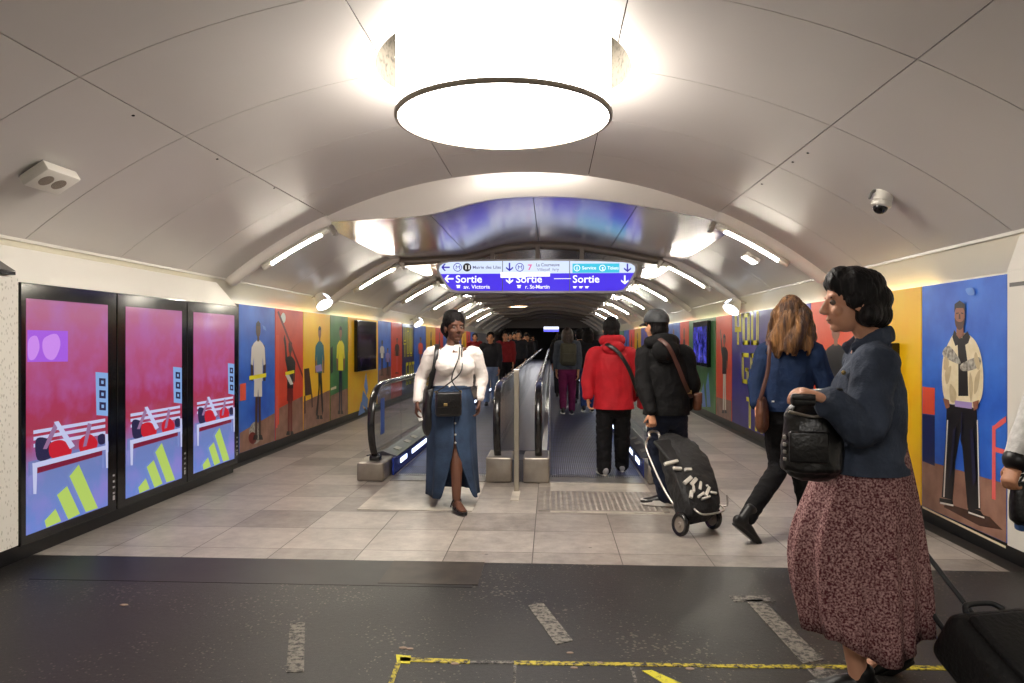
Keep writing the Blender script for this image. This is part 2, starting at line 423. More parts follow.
# ---- vault: curved panels with open joints over a dark backing
joints = [-HALF - 0.02, -2.125, -0.735, 0.735, 2.125, HALF + 0.02]
ys = [-4.0, -2.84, -1.77, -0.70, 0.37, 1.44, 2.51, 3.58, 4.65, 5.72, 6.79, RIB0]
for k in range(NRIB):
    y = RIB0 + RIBD * k
    ys += [y + RIBD / 2, y + RIBD]
ys = [y for y in ys if y <= 51.6]
def patch(mb, ya, yb, oa, ob, dz=0.0, n=8):
    g = 0.0035
    rows = []
    for yy in (ya + g, yb - g):
        rows.append([V((XC + o, yy, vz(o) + dz)) for o in [oa + g + (ob - oa - 2 * g) * k / n for k in range(n + 1)]])
    mb.grid(rows)
mbA, mbB = MB(), MB()
for ya, yb in zip(ys, ys[1:]):
    for oa, ob in zip(joints, joints[1:]):
        near = 2.4 < ya < 6 and -2.2 < oa and ob < 2.2
        patch(mbB if near else mbA, ya, yb, oa, ob)
def m_bool(cut):
    def f(o):
        md = o.modifiers.new('h', 'BOOLEAN'); md.operation = 'DIFFERENCE'; md.solver = 'EXACT'; md.object = cut
    return f
cut = MB().cyl((LAMP.x, LAMP.y, 2.5), (LAMP.x, LAMP.y, 4.2), 0.835, n=96).build('cut', M_white)
oB = mbB.build('ceiling_panels', M_vault, recalc=False, mods=(m_solid(0.012, 1), m_bool(cut)))
bpy.data.objects.remove(cut)
struct(oB)
oA = mbA.build('ceiling', M_vault, smooth=True, mods=(m_solid(0.012, 1),)); struct(oA)
oA.data.set_sharp_from_angle(angle=0.6)
oB.data.polygons.foreach_set('use_smooth', [True] * len(oB.data.polygons)); oB.data.set_sharp_from_angle(angle=0.6)
def ringhole(mb):
    # backing sheet with a square opening above the lamp, closed by a well
    n = 16
    segs = [(-HALF - 0.3, LAMP.x - XC - 0.95), (LAMP.x - XC - 0.95, LAMP.x - XC + 0.95), (LAMP.x - XC + 0.95, HALF + 0.3)]
    yb = [Y0, LAMP.y - 0.95, LAMP.y + 0.95, 51.6]
    for i, (a, b) in enumerate(segs):
        for j, (ya, yb_) in enumerate(zip(yb, yb[1:])):
            if i == 1 and j == 1: continue
            mb.grid([[V((XC + o, yy, vz(o) + 0.035)) for o in [a + (b - a) * k / n for k in range(n + 1)]] for yy in (ya, yb_)])
    return mb
struct(ringhole(MB()).build('ceiling_backing', M_vaultback))
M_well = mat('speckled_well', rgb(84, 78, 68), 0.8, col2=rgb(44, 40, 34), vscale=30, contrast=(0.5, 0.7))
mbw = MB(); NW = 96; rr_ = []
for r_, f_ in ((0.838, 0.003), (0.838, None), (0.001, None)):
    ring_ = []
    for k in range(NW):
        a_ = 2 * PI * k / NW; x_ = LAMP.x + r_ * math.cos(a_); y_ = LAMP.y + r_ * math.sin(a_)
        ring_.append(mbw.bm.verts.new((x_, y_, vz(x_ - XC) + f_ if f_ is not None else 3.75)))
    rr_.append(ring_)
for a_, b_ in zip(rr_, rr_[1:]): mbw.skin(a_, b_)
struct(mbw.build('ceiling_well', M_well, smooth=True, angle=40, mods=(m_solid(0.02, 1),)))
# visible panel screws
for px, py in ((133, 115.5), (217, 159), (274, 188), (808, 153), (762, 184), (793, 162)):
    p = VT(px, py)
    o = MB().ball(p, 0.011, 0.011, 0.006).build('ceiling_screw', M_black); struct(o)

# ---- the ribs across the vault and the wavy metal ceiling in the middle
MP = [(-2.34, 2.715), (-2.05, 2.735), (-1.5, 2.765), (-1.0, 2.80), (-0.57, 2.905), (-0.24, 2.965), (0.15, 2.985), (0.65, 2.965), (1.27, 2.88), (1.85, 2.765), (2.38, 2.65)]
def mz(off):
    ps, _ = crom([V((a, 0, b)) for a, b in MP], [(1, 1)] * len(MP), 8)
    for a, b in zip(ps, ps[1:]):
        if a.x <= off <= b.x: return a.z + (b.z - a.z) * (off - a.x) / (b.x - a.x)
    return ps[0].z if off < ps[0].x else ps[-1].z
segs = [(-2.34, -1.0), (-1.0, 0.14), (0.14, 1.27), (1.27, 2.38)]
mbM = MB()
rib_y = [RIB0 + RIBD * k for k in range(NRIB)]
for ya, yb in zip(rib_y, rib_y[1:]):
    for a, b in segs:
        g = 0.004; n = 12
        mbM.grid([[V((XC + o, yy, mz(o))) for o in [a + g + (b - a - 2 * g) * k / n for k in range(n + 1)]] for yy in (ya + 0.03, yb - 0.01)])
struct(mbM.build('ceiling_metal', M_metal, smooth=True, angle=35, mods=(m_solid(0.004, 1),)))
mbK = MB()
mbK.grid([[V((XC + o, yy, mz(o) + 0.02)) for o in [-2.3 + 4.64 * k / 24 for k in range(25)]] for yy in (RIB0 + 0.02, rib_y[-1])])
struct(mbK.build('ceiling_metal_backing', M_vaultback))
# first rib: painted fascia between vault and metal ceiling
mbF = MB()
offs = [-2.34 + 4.72 * k / 48 for k in range(49)]
front = [[V((XC + o, RIB0 - 0.035, vz(o) + 0.02)) for o in offs], [V((XC + o, RIB0 - 0.014, vz(o) * 0.45 + mz(o) * 0.55)) for o in offs], [V((XC + o, RIB0 + 0.01, mz(o) - 0.006)) for o in offs], [V((XC + o, RIB0 + 0.06, mz(o) - 0.006)) for o in offs]]
mbF.grid(front)
struct(mbF.build('ceiling_fascia', mat('fascia_gloss', rgb(240, 234, 228), 0.28, metal=0.25, coat=0.4), smooth=True, angle=50, mods=(m_solid(0.006, 1),)))
def arc_pts(oa, ob, y, inset, n=14):
    r = []
    for k in range(n + 1):
        o = oa + (ob - oa) * k / n
        r.append(V((XC + o, y, vz(o))) + vault_n(o) * inset)
    return r
for i, y in enumerate(rib_y):
    for s in (-1, 1):
        a = arc_pts(s * 2.16, s * (HALF - 0.0), y, 0.03)
        o = MB().tube(a, [(0.078, 0.075)] * len(a), side=(0, 1, 0), n=14, steps=1).build('ceiling_rib', M_rib, smooth=True, angle=60); struct(o)
    if i > 0:
        mb = MB()
        pts = [V((XC + o_, y, mz(o_) - 0.05)) for o_ in [-2.28 + 4.6 * k / 40 for k in range(41)]]
        mb.tube(pts, [(0.05, 0.065)] * len(pts), side=(0, 1, 0), n=12, steps=1)
        struct(mb.build('ceiling_rib_band', M_ribgrey, smooth=True, angle=60))
# flat lintel closing the view at the far end, and the dark hall beyond
M_lintel = mat('lintel_paint', rgb(150, 142, 138), 0.6)
struct(MB().box((XL - 0.2, 46.5, 2.28), (XR + 0.2, 46.9, 3.4)).build('wall_lintel', M_lintel))
struct(MB().box((XL - 0.4, 51.8, 0), (XR + 0.4, 52.0, 3.4)).build('wall_far', mat('far_wall', rgb(52, 50, 54), 0.7)))

# ================================================================= LAMPS
L_WARM = rgb(255, 238, 214)
# -- big drum lamp
lamp = thing('drum_lamp', (LAMP.x, LAMP.y, 2.86), 'huge glowing white drum lamp hanging from the round opening in the vault', 'ceiling lamp')
Ml = Matrix.Translation((LAMP.x, LAMP.y, 0))
M_shade = mat('lamp_shade', rgb(245, 240, 230), 0.5, emit=rgb(255, 247, 236), estr=14.0)
M_diff = mat('lamp_diffuser', rgb(245, 240, 232), 0.5, emit=rgb(255, 247, 236), estr=20.0)
MB().lathe([(0.704, 2.872), (0.704, 3.42), (0.69, 3.43), (0.69, 2.872)], Ml, n=96, closed=True).build('shade', M_shade, lamp, smooth=True, angle=40)
MB().lathe([(0.001, 2.868), (0.69, 2.868), (0.69, 2.88), (0.001, 2.88)], Ml, n=96).build('diffuser', M_diff, lamp, smooth=True, angle=40)
MB().lathe([(0.693, 2.858), (0.712, 2.858), (0.716, 2.866), (0.716, 2.885), (0.693, 2.885)], Ml, n=96, closed=True).build('rim', mat('lamp_rim', rgb(150, 140, 126), 0.4, metal=0.3), lamp, smooth=True, angle=40)
mb = MB()
mb.lathe([(0.001, 3.40), (0.69, 3.40), (0.69, 3.42), (0.001, 3.42)], Ml, n=48)
mb.build('top_plate', M_white, lamp)
for k in range(4):
    a = PI / 4 + k * PI / 2
    MB().cyl((LAMP.x + 0.5 * math.cos(a), LAMP.y + 0.5 * math.sin(a), 3.41), (LAMP.x + 0.5 * math.cos(a), LAMP.y + 0.5 * math.sin(a), 3.74), 0.012, n=10).build('hanger', M_steel, lamp)
# -- fluorescent tubes along the ribs
M_tube = mat('tube_glow', rgb(250, 248, 240), 0.4, emit=rgb(255, 246, 228), estr=165.0)
def rib_lamp(i, s, y, label):
    side = 'left' if s < 0 else 'right'
    oa, ob = 2.17, 2.92
    a = arc_pts(s * oa, s * ob, y - 0.03, 0.155, 10)
    t = thing('fluorescent_lamp', a[0], label, 'ceiling lamp', 'fluorescent lamps along the ribs')
    MB().tube([a[1 + k] + vault_n(s * (oa + (ob - oa) * (1 + k) / 10)) * .006 for k in range(9)], [0.017] * 9, n=12, steps=1).build('tube', M_tube, t, smooth=True)
    nr = [vault_n(s * (oa + (ob - oa) * k / 10)) for k in range(11)]
    mbr = MB(); mbr.grid([[a[k] + V((0, dy_, 0)) + nr[k] * dn_ for dy_, dn_ in ((-.054, .002), (-.046, -.024), (-.02, -.046), (.02, -.046), (.046, -.024), (.054, .002))] for k in range(11)])
    mbr.build('reflector', M_white, t, smooth=True, mods=(m_solid(.004),))
    for c, d in ((a[0], a[1]), (a[10], a[9])):
        MB().tube([c, c + (d - c) * 1.1], [0.024, 0.024], n=12, steps=1).build('end_cap', M_white, t, smooth=True)
    tg = (a[1] - a[0]).normalized(); nn = vault_n(s * oa)
    mb = MB()
    mb.obox(a[0] - tg * 0.05 + nn * 0.02, tg, V((0, 1, 0)), tg.cross(V((0, 1, 0))), 0.05, 0.09, 0.12, 0.008)
    mb.obox(a[0] - tg * 0.075 - V((0, 0.05, 0)) + nn * 0.01, tg, V((0, 1, 0)), tg.cross(V((0, 1, 0))), 0.03, 0.05, 0.05, 0.006)
    mb.build('bracket', M_steel, t)
    return t
ordw = ['first', 'second', 'third', 'fourth', 'fifth', 'sixth', 'seventh', 'eighth', 'ninth', 'tenth', 'eleventh']
for i, y in enumerate(rib_y[:7]):
    for s in (-1, 1):
        wall = 'on the video screens side' if s < 0 else 'on the side facing the video screens'
        rib_lamp(i, s, y, 'lit fluorescent tube on the %s ceiling rib, %s' % (ordw[i], wall))
# hidden trough lights behind the top edge of the wall panels
M_trough = mat('trough_tube', rgb(250, 246, 220), 0.5, emit=rgb(255, 244, 205), estr=4.5)
for s, spans in ((-1, [(4.5, 7.5), (7.9, 11.0), (11.6, 14.9), (15.3, 18.6), (19, 22.2), (22.7, 25.9)]), (1, [(5.7, 7.5), (8.0, 11.1), (11.6, 14.9), (15.3, 18.6), (19, 22.2), (22.7, 25.9)])):
    for k, (ya, yb) in enumerate(spans):
        x = XC + s * (HALF + 0.055)
        t = thing('trough_lamp', (x, (ya + yb) / 2, 1.79), 'tube lamp behind the %s cornice, %s along the corridor' % ('video screen side' if s < 0 else 'bearded poster side', ordw[k]), 'trough lamp', 'tube lamps hidden along the cornices')
        MB().cyl((x, ya, 1.79), (x, yb, 1.79), 0.012, n=8).build('tube', M_trough, t, smooth=True)
        mb = MB(); mb.box((x - 0.025, ya - 0.05, 1.755), (x + 0.025, yb + 0.05, 1.772)); mb.build('holder', M_white, t)

# ---- small fittings on the vault
def frame_at(p):
    o = p.x - XC; n = vault_n(o); y = V((0, 1, 0)); return n, y, y.cross(n)     # inward, along corridor, across
# loudspeaker box on the left
p = VT(47, 172); n, ay, ax = frame_at(p)
sp = thing('speaker_box', p, 'white shallow loudspeaker box with two round grilles on the curved ceiling', 'loudspeaker')
mb = MB(); mb.obox(p + n * 0.045, ax, ay, n, 0.185, 0.30, 0.07, 0.012); mb.build('housing', M_white, sp, smooth=True, angle=40)
for d in (-0.055, 0.055):
    mb = MB(); c = p + n * 0.081 + ay * (d - 0.01)
    M = Matrix((ax, ay, n)).transposed().to_4x4(); M.translation = c
    mb.lathe([(0.001, -0.004), (0.045, -0.004), (0.045, 0.002), (0.001, 0.004)], M, n=28)
    mb.build('grille', mat('speaker_grille', rgb(150, 138, 124), 0.7, bump=0.5, bscale=300), sp, smooth=True, angle=40)
mb = MB(); mb.obox(p + n * 0.006, ax, ay, n, 0.16, 0.26, 0.014); mb.build('back_plate', M_grey, sp)
# dome camera on the right
p = VT(884, 194); n, ay, ax = frame_at(p)
dc = thing('dome_camera', p, 'white dome security camera with smoked black bubble on the curved ceiling', 'security camera')
dn = (n + V((0, 0, -1.2))).normalized(); e1 = ay; e2 = dn.cross(e1).normalized(); e1 = e2.cross(dn)
M = Matrix((e1, e2, dn)).transposed().to_4x4(); M.translation = p + n * 0.0
MB().lathe([(0.001, -0.06), (0.062, -0.06), (0.066, 0.052), (0.060, 0.058), (0.001, 0.06)], M, n=36).build('mount', M_white, dc, smooth=True, angle=40)
MB().lathe([(0.001, 0.060), (0.066, 0.060), (0.070, 0.075), (0.066, 0.092), (0.05, 0.098), (0.001, 0.098)], M, n=36).build('collar', M_white, dc, smooth=True, angle=40)
MB().lathe([(0.050, 0.094), (0.049, 0.108), (0.042, 0.126), (0.028, 0.140), (0.012, 0.146), (0.001, 0.147)], M, n=36).build('bubble', M_blackgloss, dc, smooth=True, angle=60)
mb = MB(); mb.tube([p + ax * 0.05 + n * 0.004, p + ax * 0.08 + n * 0.03, p + ax * 0.07 + n * 0.08], [0.012, 0.012, 0.01], n=8); mb.build('cable', M_grey, dc, smooth=True)
# square emergency floodlight on the right haunch
p = VT(752, 256); n, ay, ax = frame_at(p)
fl = thing('floodlight', p, 'small square glowing floodlight on the haunch between the nearest ribs', 'floodlight')
mb = MB(); mb.obox(p + n * 0.03, ax, ay, n, 0.19, 0.22, 0.05, 0.01); mb.build('housing', M_white, fl, smooth=True, angle=40)
mb = MB(); mb.obox(p + n * 0.058, ax, ay, n, 0.165, 0.195, 0.008); mb.build('lens', glow('flood_glow', 255, 248, 235, 9), fl)
mb = MB(); mb.obox(p + n * 0.045 - ay * 0.14, ax, ay, n, 0.05, 0.07, 0.02, 0.004); mb.build('bracket', M_steel, fl)
# projectors on the cornice
M_proj = glow('projector_glow', 240, 248, 255, 16)
def projector(px, py, X, s, label):
    p = WX(px, py, X); p = V((X, p.y, p.z))
    t = thing('projector_lamp', p, label, 'spotlight', 'spotlights on the cornices')
    inw = V((-s, 0, 0))
    q = p + inw * 0.20 - UP * 0.06
    mb = MB(); mb.tube([p, p + inw * 0.09 + V((0, 0, 0.02)), q], [0.014] * 3, n=10); mb.build('bracket', M_steel, t, smooth=True)
    ax = (V((-s * 0.55, -0.35, -0.75))).normalized(); e1 = ax.orthogonal().normalized(); e2 = ax.cross(e1)
    M = Matrix((e1, e2, ax)).transposed().to_4x4(); M.translation = q
    MB().lathe([(0.001, -0.13), (0.075, -0.13), (0.115, -0.02), (0.135, 0.06), (0.128, 0.06), (0.118, 0.04), (0.001, 0.04)], M, n=28).build('reflector', M_white, t, smooth=True, angle=50)
    M2 = M.copy(); M2.translation = q + ax * 0.045
    MB().lathe([(0.001, 0), (0.112, 0), (0.112, 0.006), (0.001, 0.008)], M2, n=24).build('lens', M_proj, t)
    # upward-facing reflector wing
    w_ = q + V((-s * 0.10, -0.16, 0.07))
    mb = MB(); mb.obox(w_, V((0, 1, 0)), V((s * 0.8, 0, 0.6)).normalized(), V((-s * 0.6, 0, 0.8)).normalized(), 0.16, 0.10, 0.02, 0.004); mb.build('wing', M_steel, t)
    mb = MB(); mb.obox(w_ + V((-s * 0.6, 0, 0.8)) * 0.014, V((0, 1, 0)), V((s * 0.8, 0, 0.6)).normalized(), V((-s * 0.6, 0, 0.8)).normalized(), 0.13, 0.08, 0.006); mb.build('wing_lens', glow('wing_glow', 225, 240, 255, 8), t)
    return t
for px, py, X, s, lb in ((310, 298, XL - 0.06, -1, 'bell-shaped bright spotlight above the yellow poster of the walking figure'),
                         (746, 303, XR + 0.06, 1, 'bell-shaped bright spotlight above the purple lettered poster'),
                         (410, 320, XL - 0.06, -1, 'bell-shaped bright spotlight above the small black and yellow lettered poster'),
                         (662, 319, XR + 0.06, 1, 'bell-shaped bright spotlight above the far posters behind the capped man')):
    projector(px, py, X, s, lb)

# added unseen fill lights: one behind the viewer, two towards the far end
for k, (yy, pw) in enumerate(((-1.2, 80), (33.0, 70), (41.0, 90))):
    li = bpy.data.lights.new('fill_light', 'AREA'); li.shape = 'DISK'; li.size = 1.4; li.energy = pw; li.color = (1, .95, .89)
    lo_ = bpy.data.objects.new('fill_light', li); COL.objects.link(lo_); lo_.location = (LAMP.x, yy, 2.86 if yy < 0 else 2.6)
# added glowing disc standing in for a warm reflection on the far metal ceiling
for k, yy in enumerate((27.5,)):
    z = mz(0.0) - 0.03; p = V((XC - 1.0, yy, mz(-1.0) - .03))
    t = thing('reflection_disc', p, 'added warm glowing disc standing in for a reflection on the far metal ceiling', 'ceiling lamp')
    Mq = Matrix.Translation(p)
    MB().lathe([(.001, -.012), (.4, -.012), (.4, .0), (.001, .0)], Mq, n=40).build('diffuser', mat('reflection_glow', rgb(250, 240, 225), .5, emit=rgb(255, 206, 160), estr=14.0), t)
    MB().lathe([(.402, -.022), (.45, -.022), (.45, .01), (.402, .01)], Mq, n=40, closed=True).build('rim', M_white, t, smooth=True, angle=40)
# ================================================================= POSTERS, SCREENS AND THE SIGN
class Art:
    """flat printed shapes on a wall plane X = const, several inks in one mesh"""
    def __init__(self, X, s): self.X, self.s, self.bm, self.mats, self.k = X, s, bmesh.new(), [], 0
    def mi(self, m):
        if m not in self.mats: self.mats.append(m)
        return self.mats.index(m)
    def pts(self, pts, m, lift=None):
        self.k += 1
        d = 0.0010 + 0.00022 * self.k if lift is None else lift
        vs = [self.bm.verts.new(V((self.X - self.s * d, p[0], p[1]))) for p in pts]
        f = self.bm.faces.new(vs); f.material_index = self.mi(m)
    def px(self, pix, m, smooth=False):
        P_ = [WX(a, b, self.X) for a, b in pix]
        q = [(p.y, p.z) for p in P_]
        if smooth: q = closed(q)
        self.pts(q, m)
    def floor(self, xa, ya, xb, yb):
        A, B = WX(xa, ya, self.X), WX(xb, yb, self.X)
        self.pts([(A.y, A.z), (B.y, B.z), (B.y, ZB + .002), (A.y, ZB + .002)], I_wood)
    def ell(self, cx, cy, rx, ry, m, n=20):
        self.px([(cx + rx * math.cos(2 * PI * k / n), cy + ry * math.sin(2 * PI * k / n)) for k in range(n)], m)
    def build(self, name, parent=None):
        bmesh.ops.recalc_face_normals(self.bm, faces=self.bm.faces[:])
        for f in self.bm.faces:
            if f.normal.x * self.s > 0: f.normal_flip()
        if parent is not None: bmesh.ops.translate(self.bm, verts=self.bm.verts[:], vec=-PLOC[parent.name])
        me = bpy.data.meshes.new(name); self.bm.to_mesh(me); self.bm.free()
        return link(name, me, self.mats, parent)
def closed(q, steps=4):
    n = len(q); out = []
    for i in range(n):
        p0, p1, p2, p3 = q[i - 1], q[i], q[(i + 1) % n], q[(i + 2) % n]
        for s in range(steps):
            t = s / steps
            out.append(tuple(0.5 * (2 * p1[k] + (p2[k] - p0[k]) * t + (2 * p0[k] - 5 * p1[k] + 4 * p2[k] - p3[k]) * t * t + (3 * p1[k] - p0[k] - 3 * p2[k] + p3[k]) * t ** 3) for k in (0, 1)))
    return out
ZT, ZB = 1.83, 0.115
def ink(name, r, g, b, r2=None, g2=None, b2=None, sc=3.0):
    return mat(name, rgb(r, g, b), 0.32, col2=rgb(r2, g2, b2) if r2 is not None else None, vscale=sc, contrast=(0.3, 0.75), detail=6)
I_blue = ink('ink_blue', 28, 84, 200, 66, 132, 236); I_red = ink('ink_red', 222, 56, 28, 244, 88, 52)
I_yel = ink('ink_yellow', 255, 190, 4, 255, 212, 30); I_grn = ink('ink_green', 44, 112, 60, 84, 152, 84)
I_pur = ink('ink_purple', 46, 34, 128, 62, 52, 158); I_pur2 = ink('ink_violet', 74, 72, 176, 92, 96, 200)
I_wood = ink('ink_wood', 134, 94, 78, 176, 132, 112, 6); I_skin = ink('ink_skin', 150, 96, 72); I_dark = ink('ink_dark', 16, 14, 20)
I_brn = ink('ink_brown', 74, 44, 32); I_wht = ink('ink_white', 236, 230, 220); I_crm = ink('ink_cream', 232, 216, 176, 246, 234, 204, 20)
I_nvy = ink('ink_navy', 24, 26, 60); I_lim = ink('ink_lime', 255, 244, 24); I_pink = ink('ink_pink', 240, 104, 100)
I_org = ink('ink_orange', 236, 78, 44, 248, 100, 64); I_pat = ink('ink_pattern', 210, 205, 190, 70, 60, 60, 40); I_ltb = ink('ink_light_blue', 100, 150, 230)
I_teal = ink('ink_teal', 40, 120, 130); I_dkb = ink('ink_dark_blue', 18, 34, 96); I_red2 = ink('ink_dark_red', 120, 22, 18); I_crmd = ink('ink_cream_fold', 196, 176, 136, 214, 196, 156, 20); I_lil = ink('ink_lilac', 172, 150, 210)
def poster(X, s, xa, xb, body, label, base='ya'):
    """panel from image column xa to xb (wall plane X), returns (thing, art)"""
    ya, yb = WX(xa, 342, X).y, WX(xb, 342, X).y
    if ya > yb: ya, yb = yb, ya
    t = thing('wall_poster', (X, (ya + yb) / 2, ZB), label, 'poster', 'posters along the corridor walls')
    MB().box((min(X, X + s * 0.03), ya + 0.002, ZB), (max(X, X + s * 0.03), yb - 0.002, ZT)).build('panel', body, t)
    return t, Art(X, s), ya, yb
def fig(a, xc, yt, yb, wpx, shirt, legs, skin=None, hair=None, pose='stand', shorts=None, shoe=None):
    """a printed standing person: head top (xc,yt), soles at yb, shoulder width wpx in image columns"""
    skin = skin or I_skin; hair = hair or I_dark; shoe = shoe or I_dark
    h = yb - yt
    def q(u, v): return (xc + u * wpx, yt + v * h)
    a.px([q(-.17, .45), q(.17, .45), q(.2, .96), q(.04, .96), q(0, .55), q(-.06, .96), q(-.22, .96)] if pose != 'walk' else
         [q(-.16, .45), q(.2, .45), q(.42, .9), q(.28, .96), q(.04, .6), q(-.22, .98), q(-.42, .94), q(-.12, .66)], legs)
    if shorts: a.px([q(-.26, .46), q(.26, .46), q(.27, .63), q(.03, .63), q(0, .56), q(-.04, .63), q(-.29, .63)], shorts)
    a.px([q(-.3, .95), q(-.04, .95), q(-.04, .99), q(-.36, .99)], shoe); a.px([q(.04, .95), q(.26, .95), q(.34, .99), q(.04, .99)], shoe)
    if pose == 'up':
        a.px([q(-.42, .2), q(-.3, .2), q(-.36, .02), q(-.5, -.07), q(-.6, -.02), q(-.5, .06)], skin)
        a.px([q(.36, .2), q(.48, .24), q(.40, .44), q(.30, .42)], skin)
        a.px([q(-.1, .16), q(.1, .16), q(.3, .185), q(.46, .22), q(.44, .34), q(.3, .33), q(.27, .5), q(-.27, .5), q(-.27, .3), q(-.44, .2), q(-.46, .06), q(-.34, .05), q(-.28, .17)], shirt)
    else:
        a.px([q(-.42, .2), q(-.32, .2), q(-.36, .5), q(-.5, .5), q(-.52, .36)], skin)
        a.px([q(.32, .2), q(.44, .2), q(.54, .36), q(.5, .5), q(.37, .5)], skin)
    if pose != 'up':
        a.px([q(-.1, .16), q(.1, .16), q(.3, .185), q(.44, .22), q(.5, .36), q(.36, .37), q(.3, .3), q(.3, .5), q(-.3, .5), q(-.3, .3), q(-.36, .37), q(-.52, .36), q(-.46, .22), q(-.3, .185)], shirt)
    a.px([q(.07, .1), q(.07, .17), q(-.07, .17), q(-.07, .1)], skin)
    n = 16
    a.px([q(.16 * math.cos(2 * PI * k / n), .075 + .062 * math.sin(2 * PI * k / n)) for k in range(n)], skin)
    a.px([q(-.17, .07), q(-.15, .02), q(0, -.002), q(.15, .02), q(.17, .07), q(.12, .045), q(-.12, .045)], hair)

# ---------------- left wall
X, s = XL, -1
t, a, ya, yb = poster(X, s, 239, 275, I_blue, 'blue poster of a figure in white top and shorts with a ball at the feet')
a.floor(239.5, 433, 274.6, 413)
a.ell(255, 433, 6, 11, I_pat); a.ell(252.5, 438, 4, 6, I_red2)
fig(a, 258, 321, 441, 14.5, I_wht, I_brn, I_brn, I_dark, shorts=I_wht)
a.px([(249, 376), (266, 373), (266, 377), (249, 380)], I_lim)
a.px([(239.6, 384), (245.6, 383), (245.6, 400), (239.6, 401)], I_org)
a.px([(262, 325), (265, 327), (266, 331), (263, 329)], I_ltb)
a.build('printed_picture', t)
t, a, ya, yb = poster(X, s, 275.3, 303, I_red, 'red poster of a player in black reaching up with a ball')
a.floor(275.6, 410, 302.7, 396)
a.px([(275.7, 335), (279, 335), (279, 424), (275.7, 427)], I_org)
fig(a, 290, 341, 436, 11, I_dark, I_red2, I_brn, I_dark, pose='up', shorts=I_red2)
a.ell(283, 318, 2.4, 5.2, I_wht)
a.px([(277, 312), (278.5, 311), (302.5, 374), (302.5, 378)], I_red2)
a.px([(285, 372), (294, 370), (294, 373), (285, 376)], I_lim); a.px([(285, 375), (289, 375), (293, 384), (290, 385)], I_wht)
a.px([(271.5 + 4.5, 396), (273 + 4.5, 396), (273.2 + 4, 428), (271.4 + 4.4, 428)], I_pink)
a.build('printed_picture', t)
t, a, ya, yb = poster(X, s, 303.3, 330, I_yel, 'yellow orange poster of a slim figure walking in dark trousers')
a.floor(303.5, 402, 329.7, 390)
for pp in ([(304, 369), (309, 368), (312, 394), (305, 396)], [(304, 396), (305.3, 396), (305.6, 413), (304, 414)], [(311, 394), (312.3, 394), (312.8, 407), (311.5, 408)]): a.px(pp, I_brn)
fig(a, 319.5, 326, 420, 9, I_teal, I_dark, I_skin, I_dark, pose='walk')
a.px([(315, 366), (321, 364), (322, 371), (316, 372)], I_lil)
a.build('printed_picture', t)
t, a, ya, yb = poster(X, s, 330.3, 348, I_grn, 'green poster of a figure in yellow jacket and dark trousers')
a.floor(330.5, 396, 347.7, 388)
a.px([(330.6, 348), (332.6, 346), (332.8, 372), (330.6, 374)], I_dark)
fig(a, 340.5, 326, 415, 8, I_lim, I_nvy, I_skin, I_dark)
a.px([(330.6, 388), (336, 386), (336, 388.5), (330.6, 390.5)], I_crm)
a.build('printed_picture', t)
def bars(a, cx, yb, w, h, m, lean=0.35):
    """three slanting bars rising to the right"""
    for k, (x0, hh) in enumerate(((0, .38), (.34, .68), (.68, 1.0))):
        b0 = cx - w / 2 + x0 * w; wd = .27 * w
        a.px([(b0, yb - hh * h * .62), (b0 + wd * .62, yb - hh * h), (b0 + wd * 1.25, yb), (b0 + wd * .3, yb)], m)
t, a, ya, yb = poster(X, s, 348.3, 378, I_yel, 'yellow poster holding a small dark screen and blue slanted bars')
a.px([(358, 416), (361, 401), (365, 412)], I_ltb); a.px([(361.5, 404), (363, 390), (368, 399), (367, 410)], I_ltb); a.px([(364, 386), (366, 372), (368, 390), (366.5, 396)], I_ltb)
a.build('printed_picture', t)
def wall_screen(X, s, xa, xb, yt_, yb_, label, dim):
    p0, p1 = WX(xa, yt_, X), WX(xb, yb_, X)
    ya, yb = min(p0.y, p1.y), max(p0.y, p1.y); z1 = (WX(xa, yt_, X).z); z0 = p1.z
    if z0 > z1: z0, z1 = z1, z0
    t = thing('wall_screen', (X, (ya + yb) / 2, (z0 + z1) / 2), label, 'screen')
    xi = X - s * 0.07
    MB().box((min(X, xi), ya, z0), (max(X, xi), yb, z1), bev=0.008).build('casing', M_blackgloss, t)
    xo = xi - s * 0.002
    MB().box((min(xi, xo), ya + 0.06, z0 + 0.07), (max(xi, xo), yb - 0.06, z1 - 0.10)).build('display', dim, t)
    return t
M_dim = mat('dim_display', rgb(10, 10, 18), 0.1, emit=rgb(60, 50, 90), estr=0.35, col2=rgb(60, 40, 80), vscale=5, contrast=(0.5, 0.8))
M_bluedim = mat('blue_display', rgb(20, 24, 80), 0.1, emit=rgb(60, 60, 220), estr=0.7, col2=rgb(90, 90, 230), vscale=7, contrast=(0.4, 0.75))
wall_screen(X, s, 354, 373, 320, 369, 'small dark screen set in the yellow poster behind the left handrail', M_dim)
t, a, ya, yb = poster(X, s, 378.3, 391, I_blue, 'far blue poster with two small figures past the yellow one')
a.floor(378.5, 370, 390.8, 366)
fig(a, 382, 340, 376, 4.5, I_wht, I_brn, I_brn, I_dark); fig(a, 387.5, 348, 376, 4, I_lil, I_dark, I_skin, I_dark)
a.build('printed_picture', t)
t, a, ya, yb = poster(X, s, 391.3, 402, I_red, 'far red poster with one figure in pale trousers')
fig(a, 397, 338, 374, 4.5, I_dark, I_pink, I_skin, I_dark)
a.build('printed_picture', t)
